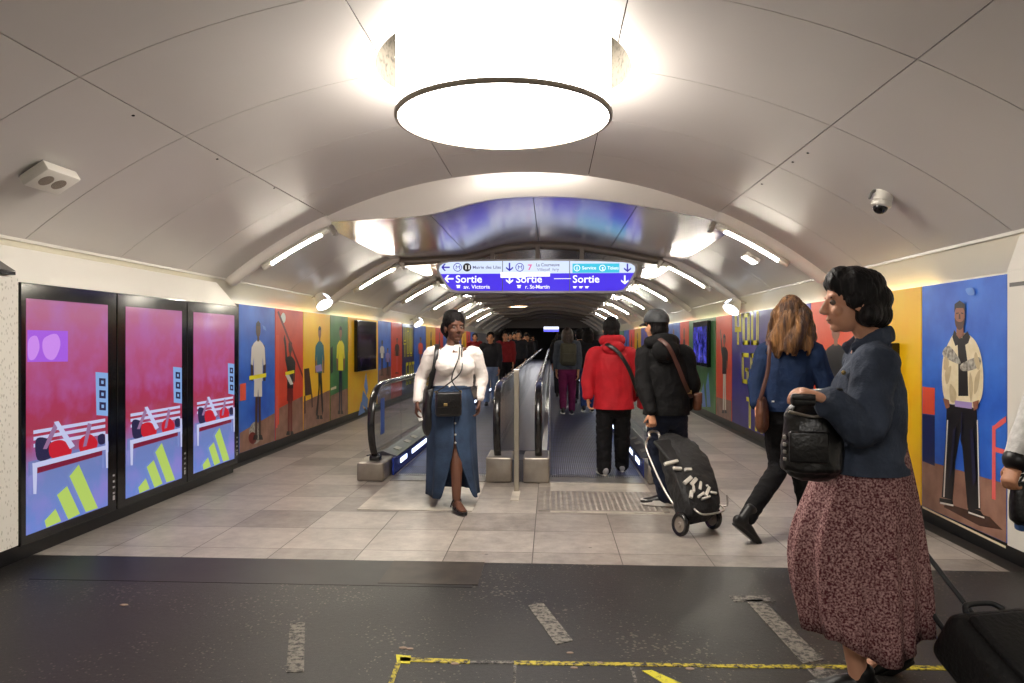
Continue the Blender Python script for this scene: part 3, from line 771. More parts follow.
# lettering as open outlined bars
STROKE = {'Y': [(0, .5, .28, 1), (.72, .5, 1, 1), (0, .42, 1, .58), (.36, 0, .64, .5)], 'O': [(0, 0, .28, 1), (.72, 0, 1, 1), (0, 0, 1, .14), (0, .86, 1, 1)], 'U': [(0, 0, .28, 1), (.72, 0, 1, 1), (0, 0, 1, .14)],
          'G': [(0, 0, .28, 1), (0, 0, 1, .14), (0, .86, 1, 1), (.72, 0, 1, .5), (.5, .4, 1, .52)], 'T': [(0, .86, 1, 1), (.36, 0, .64, 1)], 'H': [(0, 0, .28, 1), (.72, 0, 1, 1), (0, .43, 1, .57)],
          'I': [(.34, 0, .66, 1)], 'S': [(0, 0, 1, .14), (0, .43, 1, .57), (0, .86, 1, 1), (0, .5, .28, 1), (.72, 0, 1, .5)]}
def word(a, txt, y_left, y_dir, z0, hgt, wid, gap, m, hole):
    """outlined letters on the wall; y_left start of the word as read"""
    for k, ch in enumerate(txt):
        for pas, (mm, e) in enumerate(((m, 0.0), (hole, 1.0))):
            b = 0.040 * e
            for (u0, v0, u1, v1) in STROKE[ch]:
                o = k * (wid + gap)
                c0, c1 = o + u0 * wid + b, o + u1 * wid - b
                d0, d1 = z0 + v0 * hgt + b, z0 + v1 * hgt - b
                if c1 - c0 < .004 or d1 - d0 < .004: continue
                a.pts([(y_left + y_dir * c0, d0), (y_left + y_dir * c1, d0), (y_left + y_dir * c1, d1), (y_left + y_dir * c0, d1)], mm, lift=0.002 + 0.001 * pas)
t, a, ya, yb = poster(X, s, 402.3, 414, I_dkb, 'far dark blue poster with tall yellow letters YOU GOT')
word(a, 'YOU', ya + .15, 1, 1.02, .72, .3, .08, I_lim, I_dkb); word(a, 'GOT', ya + .42, 1, .32, .56, .3, .08, I_lim, I_dkb)
a.build('printed_picture', t)
t, a, ya, yb = poster(X, s, 414.3, 426, I_blue, 'far light blue poster with a long-haired figure')
fig(a, 420.5, 337, 371, 5, I_org, I_wood, I_skin, I_brn)
a.build('printed_picture', t)
def plain(X, s, y0, y1, m, label):
    t = thing('wall_poster', (X, (y0 + y1) / 2, ZB), label, 'poster', 'posters along the corridor walls')
    MB().box((min(X, X + s * 0.03), y0 + .002, ZB), (max(X, X + s * 0.03), y1 - .002, ZT)).build('panel', m, t)
    a = Art(X, s)
    return t, a
yy = WX(426.3, 342, XL).y
names = [(I_yel, 'yellow'), (I_red, 'red'), (I_blue, 'blue'), (I_grn, 'green'), (I_pur2, 'violet'), (I_yel, 'yellow'), (I_red, 'red'), (I_blue, 'blue')]
for k, (m, c) in enumerate(names):
    wd = 1.6
    lab = 'distant %s poster, %s after the long-haired figure poster' % (c, ordw[k])
    t, a = plain(XL, -1, yy, yy + wd, m, lab)
    mid = yy + wd / 2
    a.pts([(mid - .12, .3), (mid + .12, .3), (mid + .2, 1.2), (mid + .1, 1.45), (mid - .1, 1.45), (mid - .2, 1.2)], I_dark)
    a.pts([(mid + .11 * math.cos(q * PI / 6), 1.57 + .13 * math.sin(q * PI / 6)) for q in range(12)], I_skin)
    a.build('printed_picture', t); yy += wd
struct(MB().box((XL - 0.03, yy, ZB), (XL, Y1, ZT)).build('wall_panel_far_left', mat('far_panel', rgb(120, 112, 110), 0.6)))

# ---------------- right wall
X, s = XR, 1
t, a, ya, yb = poster(X, s, 1007, 922, I_blue, 'large blue poster of a bearded figure in cream jacket beside a pink chair')
a.floor(922.5, 459.5, 1006.5, 484)
a.px([(922.6, 506), (1006, 546), (1006, 548.5), (922.6, 508)], I_crm)
a.px([(922.6, 386.5), (935, 388), (935, 415), (922.6, 413.5)], I_org); a.px([(922.6, 414), (935, 415.5), (935, 466), (922.6, 461)], I_dkb)
a.px([(946, 503), (990, 517), (1003, 530), (980, 526), (944, 507)], I_brn)
for pp in ([(992.5, 426), (996, 425), (996, 500), (992.2, 499)], [(992.5, 446), (1006.6, 450), (1006.6, 455), (992.5, 451)], [(995, 425), (1001, 420), (1006.6, 416), (1006.6, 422), (1000, 427), (995, 430)]): a.px(pp, I_pink)
a.px([(947, 404), (977, 408), (979, 450), (981, 510), (968, 508), (963, 450), (961, 432), (956, 460), (953, 500), (942, 497), (946, 440)], I_dark)
a.px([(947.5, 420), (948.6, 420), (945, 497), (943.6, 497)], I_wht); a.px([(977.4, 420), (978.5, 420), (980.4, 508), (979.2, 508)], I_wht)
a.px([(940, 498), (953, 500), (954, 506), (940, 503)], I_dark); a.px([(969, 507), (981, 511), (986, 518), (978, 517), (968, 513)], I_dark)
a.px([(940.5, 501.8), (954, 504.6), (954, 506.4), (940.5, 503.6)], I_wht); a.px([(969, 511.5), (985, 517), (985, 518.6), (969, 513.2)], I_wht)
a.px([(956, 333), (966, 333), (976, 341), (982, 357), (984, 380), (982, 398), (975, 408), (968, 404), (959, 404), (951, 404), (945, 398), (942.5, 380), (944, 357), (950, 341)], I_crm, True)
a.px([(958, 338), (965, 338), (968, 360), (969, 396), (959, 396), (959, 360)], I_dark)
a.px([(955, 330), (959, 336), (960, 344), (956, 346), (953, 337)], I_dark); a.px([(968, 331), (963, 337), (966, 345), (969, 343), (971, 337)], I_dark)
a.px([(944, 350), (950, 346), (959, 357), (961, 364), (952, 361), (944, 356)], I_pat, True); a.px([(962, 364), (978, 357), (982, 362), (978, 368), (968, 371), (962, 370)], I_pat, True)
for pp in ([(946, 372), (952, 366), (950, 380), (947, 384)], [(976, 378), (981, 370), (979, 388), (975, 394)], [(951, 384), (957, 392), (956, 402), (951, 400)], [(971, 372), (974, 386), (972, 402), (970, 388)], [(946, 356), (950, 362), (948, 370), (944.5, 368)], [(977, 352), (981, 364), (979, 370), (975, 360)]): a.px(pp, I_crmd, True)
a.px([(962.4, 412), (963.4, 412), (962.6, 446), (961.4, 440)], I_nvy); a.px([(954, 430), (957, 426), (953, 470), (950, 480)], I_nvy); a.px([(971, 430), (974, 428), (977, 480), (974, 486)], I_nvy)
a.px([(956, 400.5), (973, 402.5), (973, 409), (956, 406.5)], I_lil)
a.px([(944, 398), (950, 400), (951, 407), (947, 409)], I_skin); a.px([(974, 402), (980, 400), (979, 408), (975, 411)], I_skin)
a.px([(958, 323), (964.5, 323), (965, 335), (961, 339), (957.5, 335)], I_skin)
a.ell(961, 316.5, 5.2, 12.5, I_skin); a.px([(956, 318), (958, 321), (961, 322), (964, 321), (966, 318), (965, 326), (961, 330), (957, 326)], I_brn, True)
a.px([(955.4, 313), (956, 304), (961, 300.5), (966, 304), (966.6, 313), (964.6, 308), (957.4, 308)], I_dark)
a.px([(957.5, 313), (960, 312.4), (960, 313.6), (957.5, 314)], I_dark); a.px([(962.4, 312.4), (964.8, 313), (964.8, 314), (962.4, 313.6)], I_dark)
a.px([(960.4, 314), (961.6, 314), (962, 319), (960, 319)], I_brn)
a.px([(967, 289), (974, 288), (976, 294), (970, 295)], I_ltb, True)
a.build('printed_picture', t)
t, a, ya, yb = poster(X, s, 921.6, 862, I_yel, 'broad plain yellow poster beside the blue poster of the bearded figure')
t_yel = t
bars(a, 880, 500, 30, 60, I_ltb)
a.build('printed_picture', t)
wall_screen(X, s, 900, 872, 343, 425, 'blue lit screen set in the broad yellow poster', M_bluedim)
t, a, ya, yb = poster(X, s, 861.6, 811, I_org, 'orange red poster between the yellow poster and the violet one')
fig(a, 836, 320, 470, 26, I_dark, I_wht, I_skin, I_brn)
a.build('printed_picture', t)
t, a, ya, yb = poster(X, s, 810.6, 780, I_pur2, 'plain violet blue poster behind the long-haired woman')
a.px([(792, 330), (805, 330), (805, 334), (792, 333)], I_ltb)
a.build('printed_picture', t)
t, a, ya, yb = poster(X, s, 779.6, 732, I_pur, 'large purple poster with outlined yellow letters reading YOU GOT THIS')
yl = WX(735, 342, X).y
word(a, 'YOU', yl, -1, 1.35, .475, .37, .085, I_lim, I_pur)
word(a, 'GOT', WX(742, 342, X).y, -1, .77, .46, .37, .085, I_lim, I_pur)
word(a, 'THIS', WX(746.5, 342, X).y, -1, .13, .45, .36, .085, I_lim, I_pur)
a.build('printed_picture', t)
t, a, ya, yb = poster(X, s, 731.7, 716, I_org, 'narrow red poster of a figure in white trousers reaching up')
a.floor(716.4, 397, 731.4, 401)
fig(a, 724.5, 334, 414, 7.5, I_dark, I_wht, I_skin, I_dark, pose='up')
a.build('printed_picture', t)
t, a, ya, yb = poster(X, s, 715.6, 689, I_grn, 'green poster holding a small blue screen and blue slanted bars')
bars(a, 703.5, 407, 14, 35, I_ltb)
a.build('printed_picture', t)
wall_screen(X, s, 711, 696.5, 320.5, 365, 'small blue lit screen set in the green poster', M_bluedim)
seq = [(688.7, 680, I_org, 'orange red'), (679.8, 668, I_blue, 'blue'), (667.8, 657, I_pur, 'purple'), (656.8, 648, I_grn, 'green'), (647.8, 641, I_pur2, 'violet'), (640.8, 634.5, I_yel, 'yellow'), (634.3, 629, I_red, 'red'), (628.8, 624, I_blue, 'blue'), (623.8, 619, I_grn, 'green')]
for k, (xa, xb, m, c) in enumerate(seq):
    t, a, ya, yb = poster(X, s, xa, xb, m, 'distant %s poster, %s beyond the green poster with the screen' % (c, ordw[k]))
    mid = (ya + yb) / 2
    a.pts([(mid - .12, .3), (mid + .12, .3), (mid + .2, 1.2), (mid + .1, 1.45), (mid - .1, 1.45), (mid - .2, 1.2)], I_dark)
    a.pts([(mid + .11 * math.cos(q * PI / 6), 1.57 + .13 * math.sin(q * PI / 6)) for q in range(12)], I_skin)
    a.build('printed_picture', t)
    ylast = yb
struct(MB().box((XR, ylast, ZB), (XR + 0.03, Y1, ZT)).build('wall_panel_far_right', MATS['far_panel']))
# blank white board at the right edge
yw = WX(1007.4, 342, XR).y
t = thing('blank_board', (XR, yw - 1.2, ZB), 'blank white wall board beside the large blue poster', 'wall board')
MB().box((XR - 0.004, yw - 2.6, ZB - 0.01), (XR + 0.05, yw - 0.004, ZT + 0.02), bev=0.003).build('panel', M_white, t)
MB().prism([V((XR - 0.004, yw - 0.004, ZT + 0.02)), V((XR - 0.004, yw - 2.6, ZT + 0.02)), V((XC + 3.235, yw - 2.6, 2.06)), V((XC + 3.235, yw - 0.12, 2.06))], (0.03, 0, 0)).build('top_panel', M_white, t)
MB().box((XR - 0.006, yw - 0.22, 1.745), (XR - 0.003, yw - 0.03, 1.77)).build('maker_plate', M_grey, t)
plainY = yw - 2.6
struct(MB().box((XR, Y0, ZB), (XR + 0.03, plainY - 0.01, ZT)).build('wall_panel_near_right', M_white))

# ---------------- left: three big video screens
XS = -3.335
def screen_mats():
    m = bpy.data.materials.new('video_picture'); m.use_nodes = True
    nt = m.node_tree; b = nt.nodes['Principled BSDF']; L = nt.links.new
    tc = nt.nodes.new('ShaderNodeTexCoord'); sx = nt.nodes.new('ShaderNodeSeparateXYZ'); L(tc.outputs['Generated'], sx.inputs[0])
    n = nt.nodes.new('ShaderNodeTexNoise'); n.inputs['Scale'].default_value = 2.6; n.inputs['Detail'].default_value = 6; L(tc.outputs['Object'], n.inputs['Vector'])
    ad = nt.nodes.new('ShaderNodeMath'); ad.operation = 'MULTIPLY_ADD'; ad.inputs[1].default_value = 0.10; L(n.outputs['Fac'], ad.inputs[0]); 
    sb = nt.nodes.new('ShaderNodeMath'); sb.operation = 'SUBTRACT'; sb.inputs[1].default_value = 0.05; L(sx.outputs['Z'], sb.inputs[0]); L(sb.outputs[0], ad.inputs[2])
    r = nt.nodes.new('ShaderNodeValToRGB'); e = r.color_ramp.elements
    e[0].position = 0.0; e[0].color = rgb(96, 128, 206); e[1].position = 1.0; e[1].color = rgb(180, 104, 142)
    for pos, c in ((0.24, (110, 126, 184)), (0.32, (140, 96, 134)), (0.38, (160, 44, 66)), (0.55, (168, 52, 88)), (0.78, (178, 84, 128))):
        x = r.color_ramp.elements.new(pos); x.color = rgb(*c)
    L(ad.outputs[0], r.inputs['Fac'])
    n2 = nt.nodes.new('ShaderNodeTexNoise'); n2.inputs['Scale'].default_value = 3.5; n2.inputs['Detail'].default_value = 8; L(tc.outputs['Object'], n2.inputs['Vector'])
    r2 = nt.nodes.new('ShaderNodeValToRGB'); r2.color_ramp.elements[0].position = 0.45; r2.color_ramp.elements[1].position = 0.8
    r2.color_ramp.elements[0].color = (0, 0, 0, 1); r2.color_ramp.elements[1].color = (0.5, 0.5, 0.5, 1); L(n2.outputs['Fac'], r2.inputs['Fac'])
    mx = nt.nodes.new('ShaderNodeMixRGB'); mx.inputs['Color2'].default_value = rgb(176, 120, 214); L(r2.outputs['Color'], mx.inputs['Fac']); L(r.outputs['Color'], mx.inputs['Color1'])
    L(mx.outputs['Color'], b.inputs['Emission Color']); b.inputs['Emission Strength'].default_value = 0.85
    b.inputs['Base Color'].default_value = (0.01, 0.01, 0.012, 1); b.inputs['Roughness'].default_value = 0.12
    return m
M_video = screen_mats(); M_bright = mat('bright_white', rgb(252, 249, 240), 0.35)
def gl(name, r, g, b, st=0.85): return mat(name, (0.01, 0.01, 0.01, 1), 0.15, emit=rgb(r, g, b), estr=st)
E_bench, E_red, E_dkred, E_lime = gl('lit_bench', 196, 200, 236), gl('lit_red', 196, 26, 44), gl('lit_dark_red', 120, 20, 52), gl('lit_lime', 178, 206, 96)
E_pur, E_sign, E_dark, E_skin = gl('lit_purple', 168, 92, 226), gl('lit_signblue', 132, 170, 224), gl('lit_dark', 40, 34, 70), gl('lit_limb', 150, 110, 150)
E_pur2 = gl('lit_pale_purple', 206, 140, 240); E_floor = gl('lit_floor', 112, 120, 178)
YS = [WX(q_, 342, XS).y for q_ in (20, 117.2, 187.3, 238.8)]
DS = [(WX(a_, 342, XS).y, WX(b_, 342, XS).y) for a_, b_ in ((26, 107.6), (125.6, 181.7), (193.4, 234.2))]
slab = ['beside the white perforated panel', 'the middle one', 'next to the blue poster']
for k in range(3):
    y0, y1 = YS[k] + 0.006, YS[k + 1] - 0.006
    t = thing('video_screen', (XS, (y0 + y1) / 2, 0.1), 'tall black video screen showing bench and green bars, %s' % slab[k], 'video screen', 'tall video screens in a row')
    MB().box((XS - 0.235, y0, 0.105), (XS, y1, 1.775), bev=0.006).build('casing', M_blackgloss, t)
    d0, d1, z0, z1 = DS[k][0], DS[k][1], 0.165, 1.675
    MB().box((XS - 0.004, d0, z0), (XS + 0.0015, d1, z1)).build('display', M_video, t)
    a = Art(XS, -1); W_, H_ = d1 - d0, z1 - z0
    dy = DS[k][0] - DS[0][0]; ks_ = (d1 - d0) / (DS[0][1] - DS[0][0])
    def pl(pix, m, lift=None):
        pp_ = [WX(x_, y_, XS) for x_, y_ in pix]
        a.pts([(min(d1 - .002, max(d0 + .002, DS[k][0] + (p_.y - DS[0][0]) * ks_)), min(z1 - .002, max(z0 + .002, p_.z))) for p_ in pp_], m, lift=lift or 0.002 + 0.0003 * (a.k + 1)); a.k += 1
    def cpl(pix, m): pl(closed(pix), m)
    if k == 0:
        pl([(27, 330), (67.6, 331), (67.6, 361.5), (27, 362)], E_pur); cpl([(44, 338), (56, 334), (60, 345), (54, 359), (46, 358), (42, 348)], E_pur2); cpl([(28, 340), (36, 336), (39, 348), (34, 359), (28, 358)], E_pur2)
    pl([(95, 372), (107.5, 373), (107.5, 416), (96, 415)], E_sign)
    for y_ in (378, 390, 402): pl([(98.5, y_), (105, y_ + .5), (105, y_ + 8.5), (98.5, y_ + 8)], E_dark); pl([(100.5, y_ + 2.5), (103, y_ + 2.7), (103, y_ + 6), (100.5, y_ + 5.8)], E_sign)
    pl([(27, 462), (107.5, 441), (107.5, 452), (27, 476)], E_floor)
    pl([(34, 466), (101, 448), (101, 455), (34, 474)], E_dkred)
    for y0_, y1_ in ((430.5, 418.5), (437, 424.5), (444, 431)): pl([(32, y0_), (104, y1_), (104, y1_ + 3), (32, y0_ + 3.6)], E_bench)
    cpl([(34, 440), (44, 438), (52, 446), (50, 457), (36, 460)], E_dark)
    cpl([(48, 444), (60, 440), (69, 447), (68, 455), (50, 458)], E_red); cpl([(78, 440), (88, 434), (96, 442), (92, 451), (79, 452)], E_red)
    pl([(41, 449), (45, 449), (57, 425), (53, 422)], E_skin); pl([(52, 422), (56.5, 421), (73, 446), (68, 449)], E_bench); pl([(81, 447), (84.5, 446), (90, 424), (86, 423)], E_skin)
    cpl([(96, 436), (102, 434), (103, 443), (97, 444)], E_dark)
    pl([(30.5, 463.3), (104, 445.3), (104.7, 449.3), (34, 467.8)], E_bench)
    pl([(30, 463), (35, 463), (34, 494), (31, 494)], E_bench); pl([(103, 434), (105.8, 434), (105.8, 468), (104, 468)], E_bench)
    a.build('displayed_picture', t)
    a = Art(XS, -1)
    for pts in ([(68, 476.3), (77.3, 464.5), (96.5, 508), (84.3, 512)], [(55.5, 495), (65.6, 486), (78.5, 513.7), (66.8, 519.5)], [(43, 520.7), (54, 508.8), (59.7, 521.2), (44.7, 527.7)]):
        pl(pts, E_lime, lift=0.011)
    a.build('emblem', t)
    mb = MB()
    for j in range(5): mb.box((XS - 0.001, y1 - 0.05, 0.19 + j * 0.045), (XS + 0.0012, y1 - 0.025, 0.205 + j * 0.045 + (0.02 if j == 0 else 0)))
    mb.build('marking_strip', mat('pale_mark', rgb(150, 148, 150), 0.5), t)
struct(MB().box((XS - 0.235, YS[0] - 0.05, 0), (XS - 0.06, YS[3], 0.105)).build('baseboard_screens', M_black))
# white sloping cornice over the screens
struct(MB().prism([V((XS - 0.02, YS[0] - 0.09, 1.777)), V((XS - 0.02, YS[3], 1.777)), V((XL - 0.0, YS[3] - 0.02, 2.03)), V((XL - 0.0, YS[0] - 0.02, 2.03))], (-0.03, 0, 0.0)).build('trim_screen_cornice', M_bright))
struct(MB().box((XL - 0.14, YS[3], 0.1), (XL, WX(239, 342, XL).y - 0.003, ZT)).build('trim_screen_return', M_black))
# perforated white panel at the left edge
def perf():
    m = bpy.data.materials.new('perforated_white'); m.use_nodes = True
    nt = m.node_tree; b = nt.nodes['Principled BSDF']; L = nt.links.new
    tc = nt.nodes.new('ShaderNodeTexCoord'); n = nt.nodes.new('ShaderNodeTexVoronoi'); n.inputs['Scale'].default_value = 42
    mp = nt.nodes.new('ShaderNodeMapping'); mp.inputs['Scale'].default_value = (1, 1.4, 0.7); L(tc.outputs['Object'], mp.inputs[0]); L(mp.outputs[0], n.inputs['Vector'])
    r = nt.nodes.new('ShaderNodeValToRGB'); r.color_ramp.elements[0].position = 0.2; r.color_ramp.elements[1].position = 0.32
    r.color_ramp.elements[0].color = rgb(196, 190, 178); r.color_ramp.elements[1].color = rgb(232, 228, 218)
    L(n.outputs['Distance'], r.inputs['Fac']); L(r.outputs['Color'], b.inputs['Base Color']); b.inputs['Roughness'].default_value = 0.4
    return m
t = thing('perforated_panel', (XS, 3.6, 0.1), 'white perforated wall panel at the near end of the video screens', 'wall panel')
MB().box((XS - 0.235, 2.2, 0.12), (XS + 0.0, YS[0] - 0.012, 1.80), bev=0.004).build('panel', perf(), t)
MB().box((XS - 0.12, 2.2, 1.815), (XS - 0.005, YS[0] - 0.03, 1.835)).build('rail', M_black, t)
MB().prism([V((XS - 0.01, 2.2, 1.84)), V((XS - 0.01, YS[0] - 0.02, 1.84)), V((XL, YS[0] - 0.14, 2.03)), V((XL, 2.2, 2.03))], (-0.03, 0, 0)).build('hood', M_grey, t)
struct(MB().box((XS - 0.235, Y0, 0.0), (XS - 0.06, YS[0] - 0.05, 0.12)).build('baseboard_near_left', M_black))
struct(MB().box((XL - 0.14, Y0, 0.12), (XS - 0.02, 2.19, 2.0)).build('wall_panel_near_left', M_white))

# ================================================================= OVERHEAD SIGN
YG = 11.25
def sg(px, py): p = WY(px, py, YG); return p
sgn = thing('direction_sign', (XC, YG, 2.45), 'hanging illuminated violet and white exit sign with Sortie lettering', 'sign')
top = [(441, 262), (447, 260.5), (470, 259.5), (540, 258.6), (600, 259.5), (625, 260.5), (633, 262)]
out = [(436.5, 270), (437.5, 265)] + top + [(637, 265), (637.5, 270), (634, 277), (629, 287), (625, 291.5), (619, 293), (540, 293.2), (456, 293), (450, 291.5), (446, 287), (440, 277)]
def shape(pix, y, dy, k=1.0, ktop=1.0):
    cx = sum(p[0] for p in pix) / len(pix); cy = sum(p[1] for p in pix) / len(pix)
    r = []
    for a, b in pix:
        p = sg(cx + (a - cx) * k, cy + (b - cy) * ktop)
        r.append(V((p.x, y, p.z)))
    return r
MB().prism(shape(out, YG + 0.02, 0), (0, 0.16, 0)).build('casing', mat('sign_frame', rgb(150, 146, 150), 0.35, metal=0.6), sgn)
# raised rim
oo, ii = shape(out, YG, 0), shape(out, YG, 0, 0.978, 0.88)
mb = MB(); n_ = len(oo)
for k in range(n_):
    j = (k + 1) % n_
    A, B, C, D = oo[k], oo[j], ii[j], ii[k]
    d = V((0, 0.03, 0))
    mb.quad(A, B, C, D); mb.quad(A + d, B + d, B, A); mb.quad(D, C, C + d, D + d)
mb.build('rim', MATS['sign_frame'], sgn)
E_w, E_v, E_cy, E_p = glow('sign_white', 214, 228, 255, 1.0), glow('sign_violet', 62, 34, 222, 1.05), glow('sign_cyan', 60, 196, 226, 1.0), glow('sign_print', 255, 255, 255, 1.2)
I_sv = glow('sign_dark_violet', 44, 34, 190, 0.8); I_sk = glow('sign_black', 40, 40, 44, 0.6); I_sp = glow('sign_pink', 236, 110, 170, 0.9); I_sg = glow('sign_grey', 96, 96, 140, 0.8)
zmid = sg(540, 273.3).z; zt_, zb_ = sg(540, 261).z, sg(540, 291).z
inner = ii
def clip(pts, z0, z1):
    """clip polygon (x,z) to z0..z1"""
    def cut(ps, f, z):
        r = []
        for i in range(len(ps)):
            a, b = ps[i - 1], ps[i]
            fa, fb = f(a.z), f(b.z)
            if fa != fb: r.append(a + (b - a) * ((z - a.z) / (b.z - a.z)))
            if fb: r.append(b)
        return r
    return cut(cut(pts, lambda q_: q_ >= z0, z0), lambda q_: q_ <= z1, z1)
MB().prism([p + V((0, 0.012, 0)) for p in clip(ii, zmid, 9)], (0, 0.01, 0)).build('white_panel', E_w, sgn)
MB().prism([p + V((0, 0.012, 0)) for p in clip(ii, -9, zmid)], (0, 0.01, 0)).build('violet_panel', E_v, sgn)
def sgbox(mb, xa, ya_, xb, yb_, y=0.009):
    a, b = sg(xa, ya_), sg(xb, yb_)
    mb.box((min(a.x, b.x), YG + y - 0.002, min(a.z, b.z)), (max(a.x, b.x), YG + y + 0.002, max(a.z, b.z)))
mb = MB(); sgbox(mb, 502.2, 261, 502.9, 292); sgbox(mb, 569.3, 261, 570, 292); mb.build('divider', mat('sign_div', rgb(120, 118, 130), 0.4), sgn)
mb = MB(); sgbox(mb, 572.5, 263.6, 619.5, 272.6); mb.build('cyan_panel', E_cy, sgn)
class Print:
    def __init__(self): self.bm = bmesh.new()
    def add(self, b): me = bpy.data.meshes.new('x'); b.to_mesh(me); b.free(); self.bm.from_mesh(me); bpy.data.meshes.remove(me)
    def text(self, s, px, base, h, bold=0.0, wpx=None):
        """text with baseline at image row base and cap height h pixels"""
        p = sg(px, base); t_ = p.y
        sc = YG / F
        size = h * sc / 0.70
        M = Matrix(((1, 0, 0, p.x), (0, 0, -1, YG + 0.004), (0, 1, 0, p.z), (0, 0, 0, 1)))
        sx = 1.0
        if wpx:
            b = text_mesh(s, size, Matrix.Identity(4)); w_ = max(v.co.x for v in b.verts); b.free(); sx = wpx * sc / w_
        self.add(text_mesh(s, size, M, 0.002, sx=sx, bold=bold * size))
    def poly(self, pix):
        b = bmesh.new(); f = [b.verts.new(V((sg(x, y).x, YG + 0.004, sg(x, y).z))) for x, y in pix]
        fc = b.faces.new(f); r = bmesh.ops.extrude_face_region(b, geom=[fc]); bmesh.ops.translate(b, verts=[v for v in r['geom'] if isinstance(v, bmesh.types.BMVert)], vec=(0, 0.002, 0))
        bmesh.ops.recalc_face_normals(b, faces=b.faces[:]); self.add(b)
    def ringp(self, cx, cy, r0, r1, n=24):
        for k in range(n):
            a, c = 2 * PI * k / n, 2 * PI * (k + 1) / n
            self.poly([(cx + r1 * math.cos(a), cy + r1 * math.sin(a)), (cx + r1 * math.cos(c), cy + r1 * math.sin(c)), (cx + r0 * math.cos(c), cy + r0 * math.sin(c)), (cx + r0 * math.cos(a), cy + r0 * math.sin(a))])
    def disc(self, cx, cy, r, n=24): self.poly([(cx + r * math.cos(2 * PI * k / n), cy + r * math.sin(2 * PI * k / n)) for k in range(n)])
    def arrow(self, cx, cy, L_, d):
        def R(u, v): return (cx + u, cy + v) if d == 'left' else (cx - v, cy - u)
        w_ = 0.75; h = L_ / 2
        self.poly([R(-h + .6, -w_), R(h, -w_), R(h, w_), R(-h + .6, w_)])
        for sgn_ in (1, -1):
            self.poly([R(-h, 0), R(-h + 1.9, 0), R(-h + 4.6, sgn_ * 3.6), R(-h + 2.9, sgn_ * 3.6)])
    def build(self, name, m):
        bmesh.ops.translate(self.bm, verts=self.bm.verts[:], vec=-PLOC[sgn.name])
        me = bpy.data.meshes.new(name); self.bm.to_mesh(me); self.bm.free(); return link(name, me, m, sgn)
def one(m, kind, *args, name=None, **kw):
    pr = Print(); getattr(pr, kind)(*args, **kw)
    return pr.build(name or {'text': 'lettering', 'arrow': 'arrow_symbol', 'ringp': 'circle_symbol', 'disc': 'line_disc'}[kind], m)
for x_, y_, d_ in ((445.5, 267.3, 'left'), (509.5, 267.0, 'down'), (627.5, 267.8, 'down')): one(I_sv, 'arrow', x_, y_, 8.5, d_)
for x_ in (457.5, 519.7): one(I_sv, 'ringp', x_, 267.3, 3.6, 4.3); one(I_sv, 'text', 'M', x_ - 2.2, 269.3, 4.0, 0.0, 4.6)
one(I_sg, 'text', 'Mairie des Lilas', 472.5, 268.7, 3.0, 0.01, 28.5); one(I_sg, 'text', 'La Courneuve', 536, 266.3, 3.2, 0.01, 23.5); one(I_sg, 'text', 'Villejuif  Ivry', 537, 270.8, 2.9, 0.0, 22)
one(I_sk, 'disc', 467, 267.3, 4.2); one(I_sp, 'text', '7', 527.8, 269.9, 5.4, 0.03, 4.0); one(E_p, 'text', '11', 464.4, 269.2, 3.9, 0.02, 5.0)
for x_, y_, d_ in ((449, 278.7, 'left'), (509.5, 279.3, 'down'), (624.8, 279.8, 'down')): one(E_p, 'arrow', x_, y_, 9, d_)
for x_, w_ in ((455.5, 26.5), (515.8, 26.0), (572.5, 26.5)): one(E_p, 'text', 'Sortie', x_, 282.6, 7.4, 0.012, w_)
one(E_p, 'text', 'av. Victoria', 463.5, 288.6, 3.8, 0.006, 26.5); one(E_p, 'text', 'r. St-Martin', 525, 288.6, 3.8, 0.01, 24.5)
for x in (456.3, 517):
    pr = Print(); pr.poly([(x, 285), (x + 4, 285), (x + 4, 286), (x, 286)]); pr.poly([(x + .6, 286.0), (x + 3.4, 286.0), (x + 3.4, 288), (x + .6, 288)]); pr.build('exit_symbol', E_p)
for x in (573, 579, 585):
    pr = Print(); pr.poly([(x, 286.2), (x + 4, 286.2), (x + 4, 287), (x, 287)]); pr.poly([(x + .5, 287), (x + 3, 287), (x + 3, 288.2), (x + .5, 288.2)]); pr.build('small_mark', E_p)
for x_, c_ in ((577, 'i'), (602.5, 't')): one(E_p, 'ringp', x_, 268, 2.6, 3.2); one(E_p, 'text', c_, x_ - .6, 269.8, 3.6, 0.02)
one(E_p, 'text', 'Service', 582, 269.4, 3.2, 0.004, 14); one(E_p, 'text', 'Tickets', 607.5, 269.4, 3.2, 0.004, 11)
mb = MB()
sgbox(mb, 500.5, 272.2, 550, 276.5, 0.0); sgbox(mb, 500.5, 274, 526, 277.6, 0.0); sgbox(mb, 554, 278.4, 571, 278.9, 0.0)
mb.build('tape_patch', E_p, sgn)
for px in (492, 537.5, 582):
    p0 = sg(px, 259.5); zt = mz(max(-2.2, min(2.2, p0.x - XC))) - 0.06
    mb = MB(); mb.box((p0.x - 0.035, YG + 0.05, p0.z - 0.02), (p0.x + 0.035, YG + 0.12, zt), bev=0.004); mb.build('hanger', M_ribgrey, sgn)

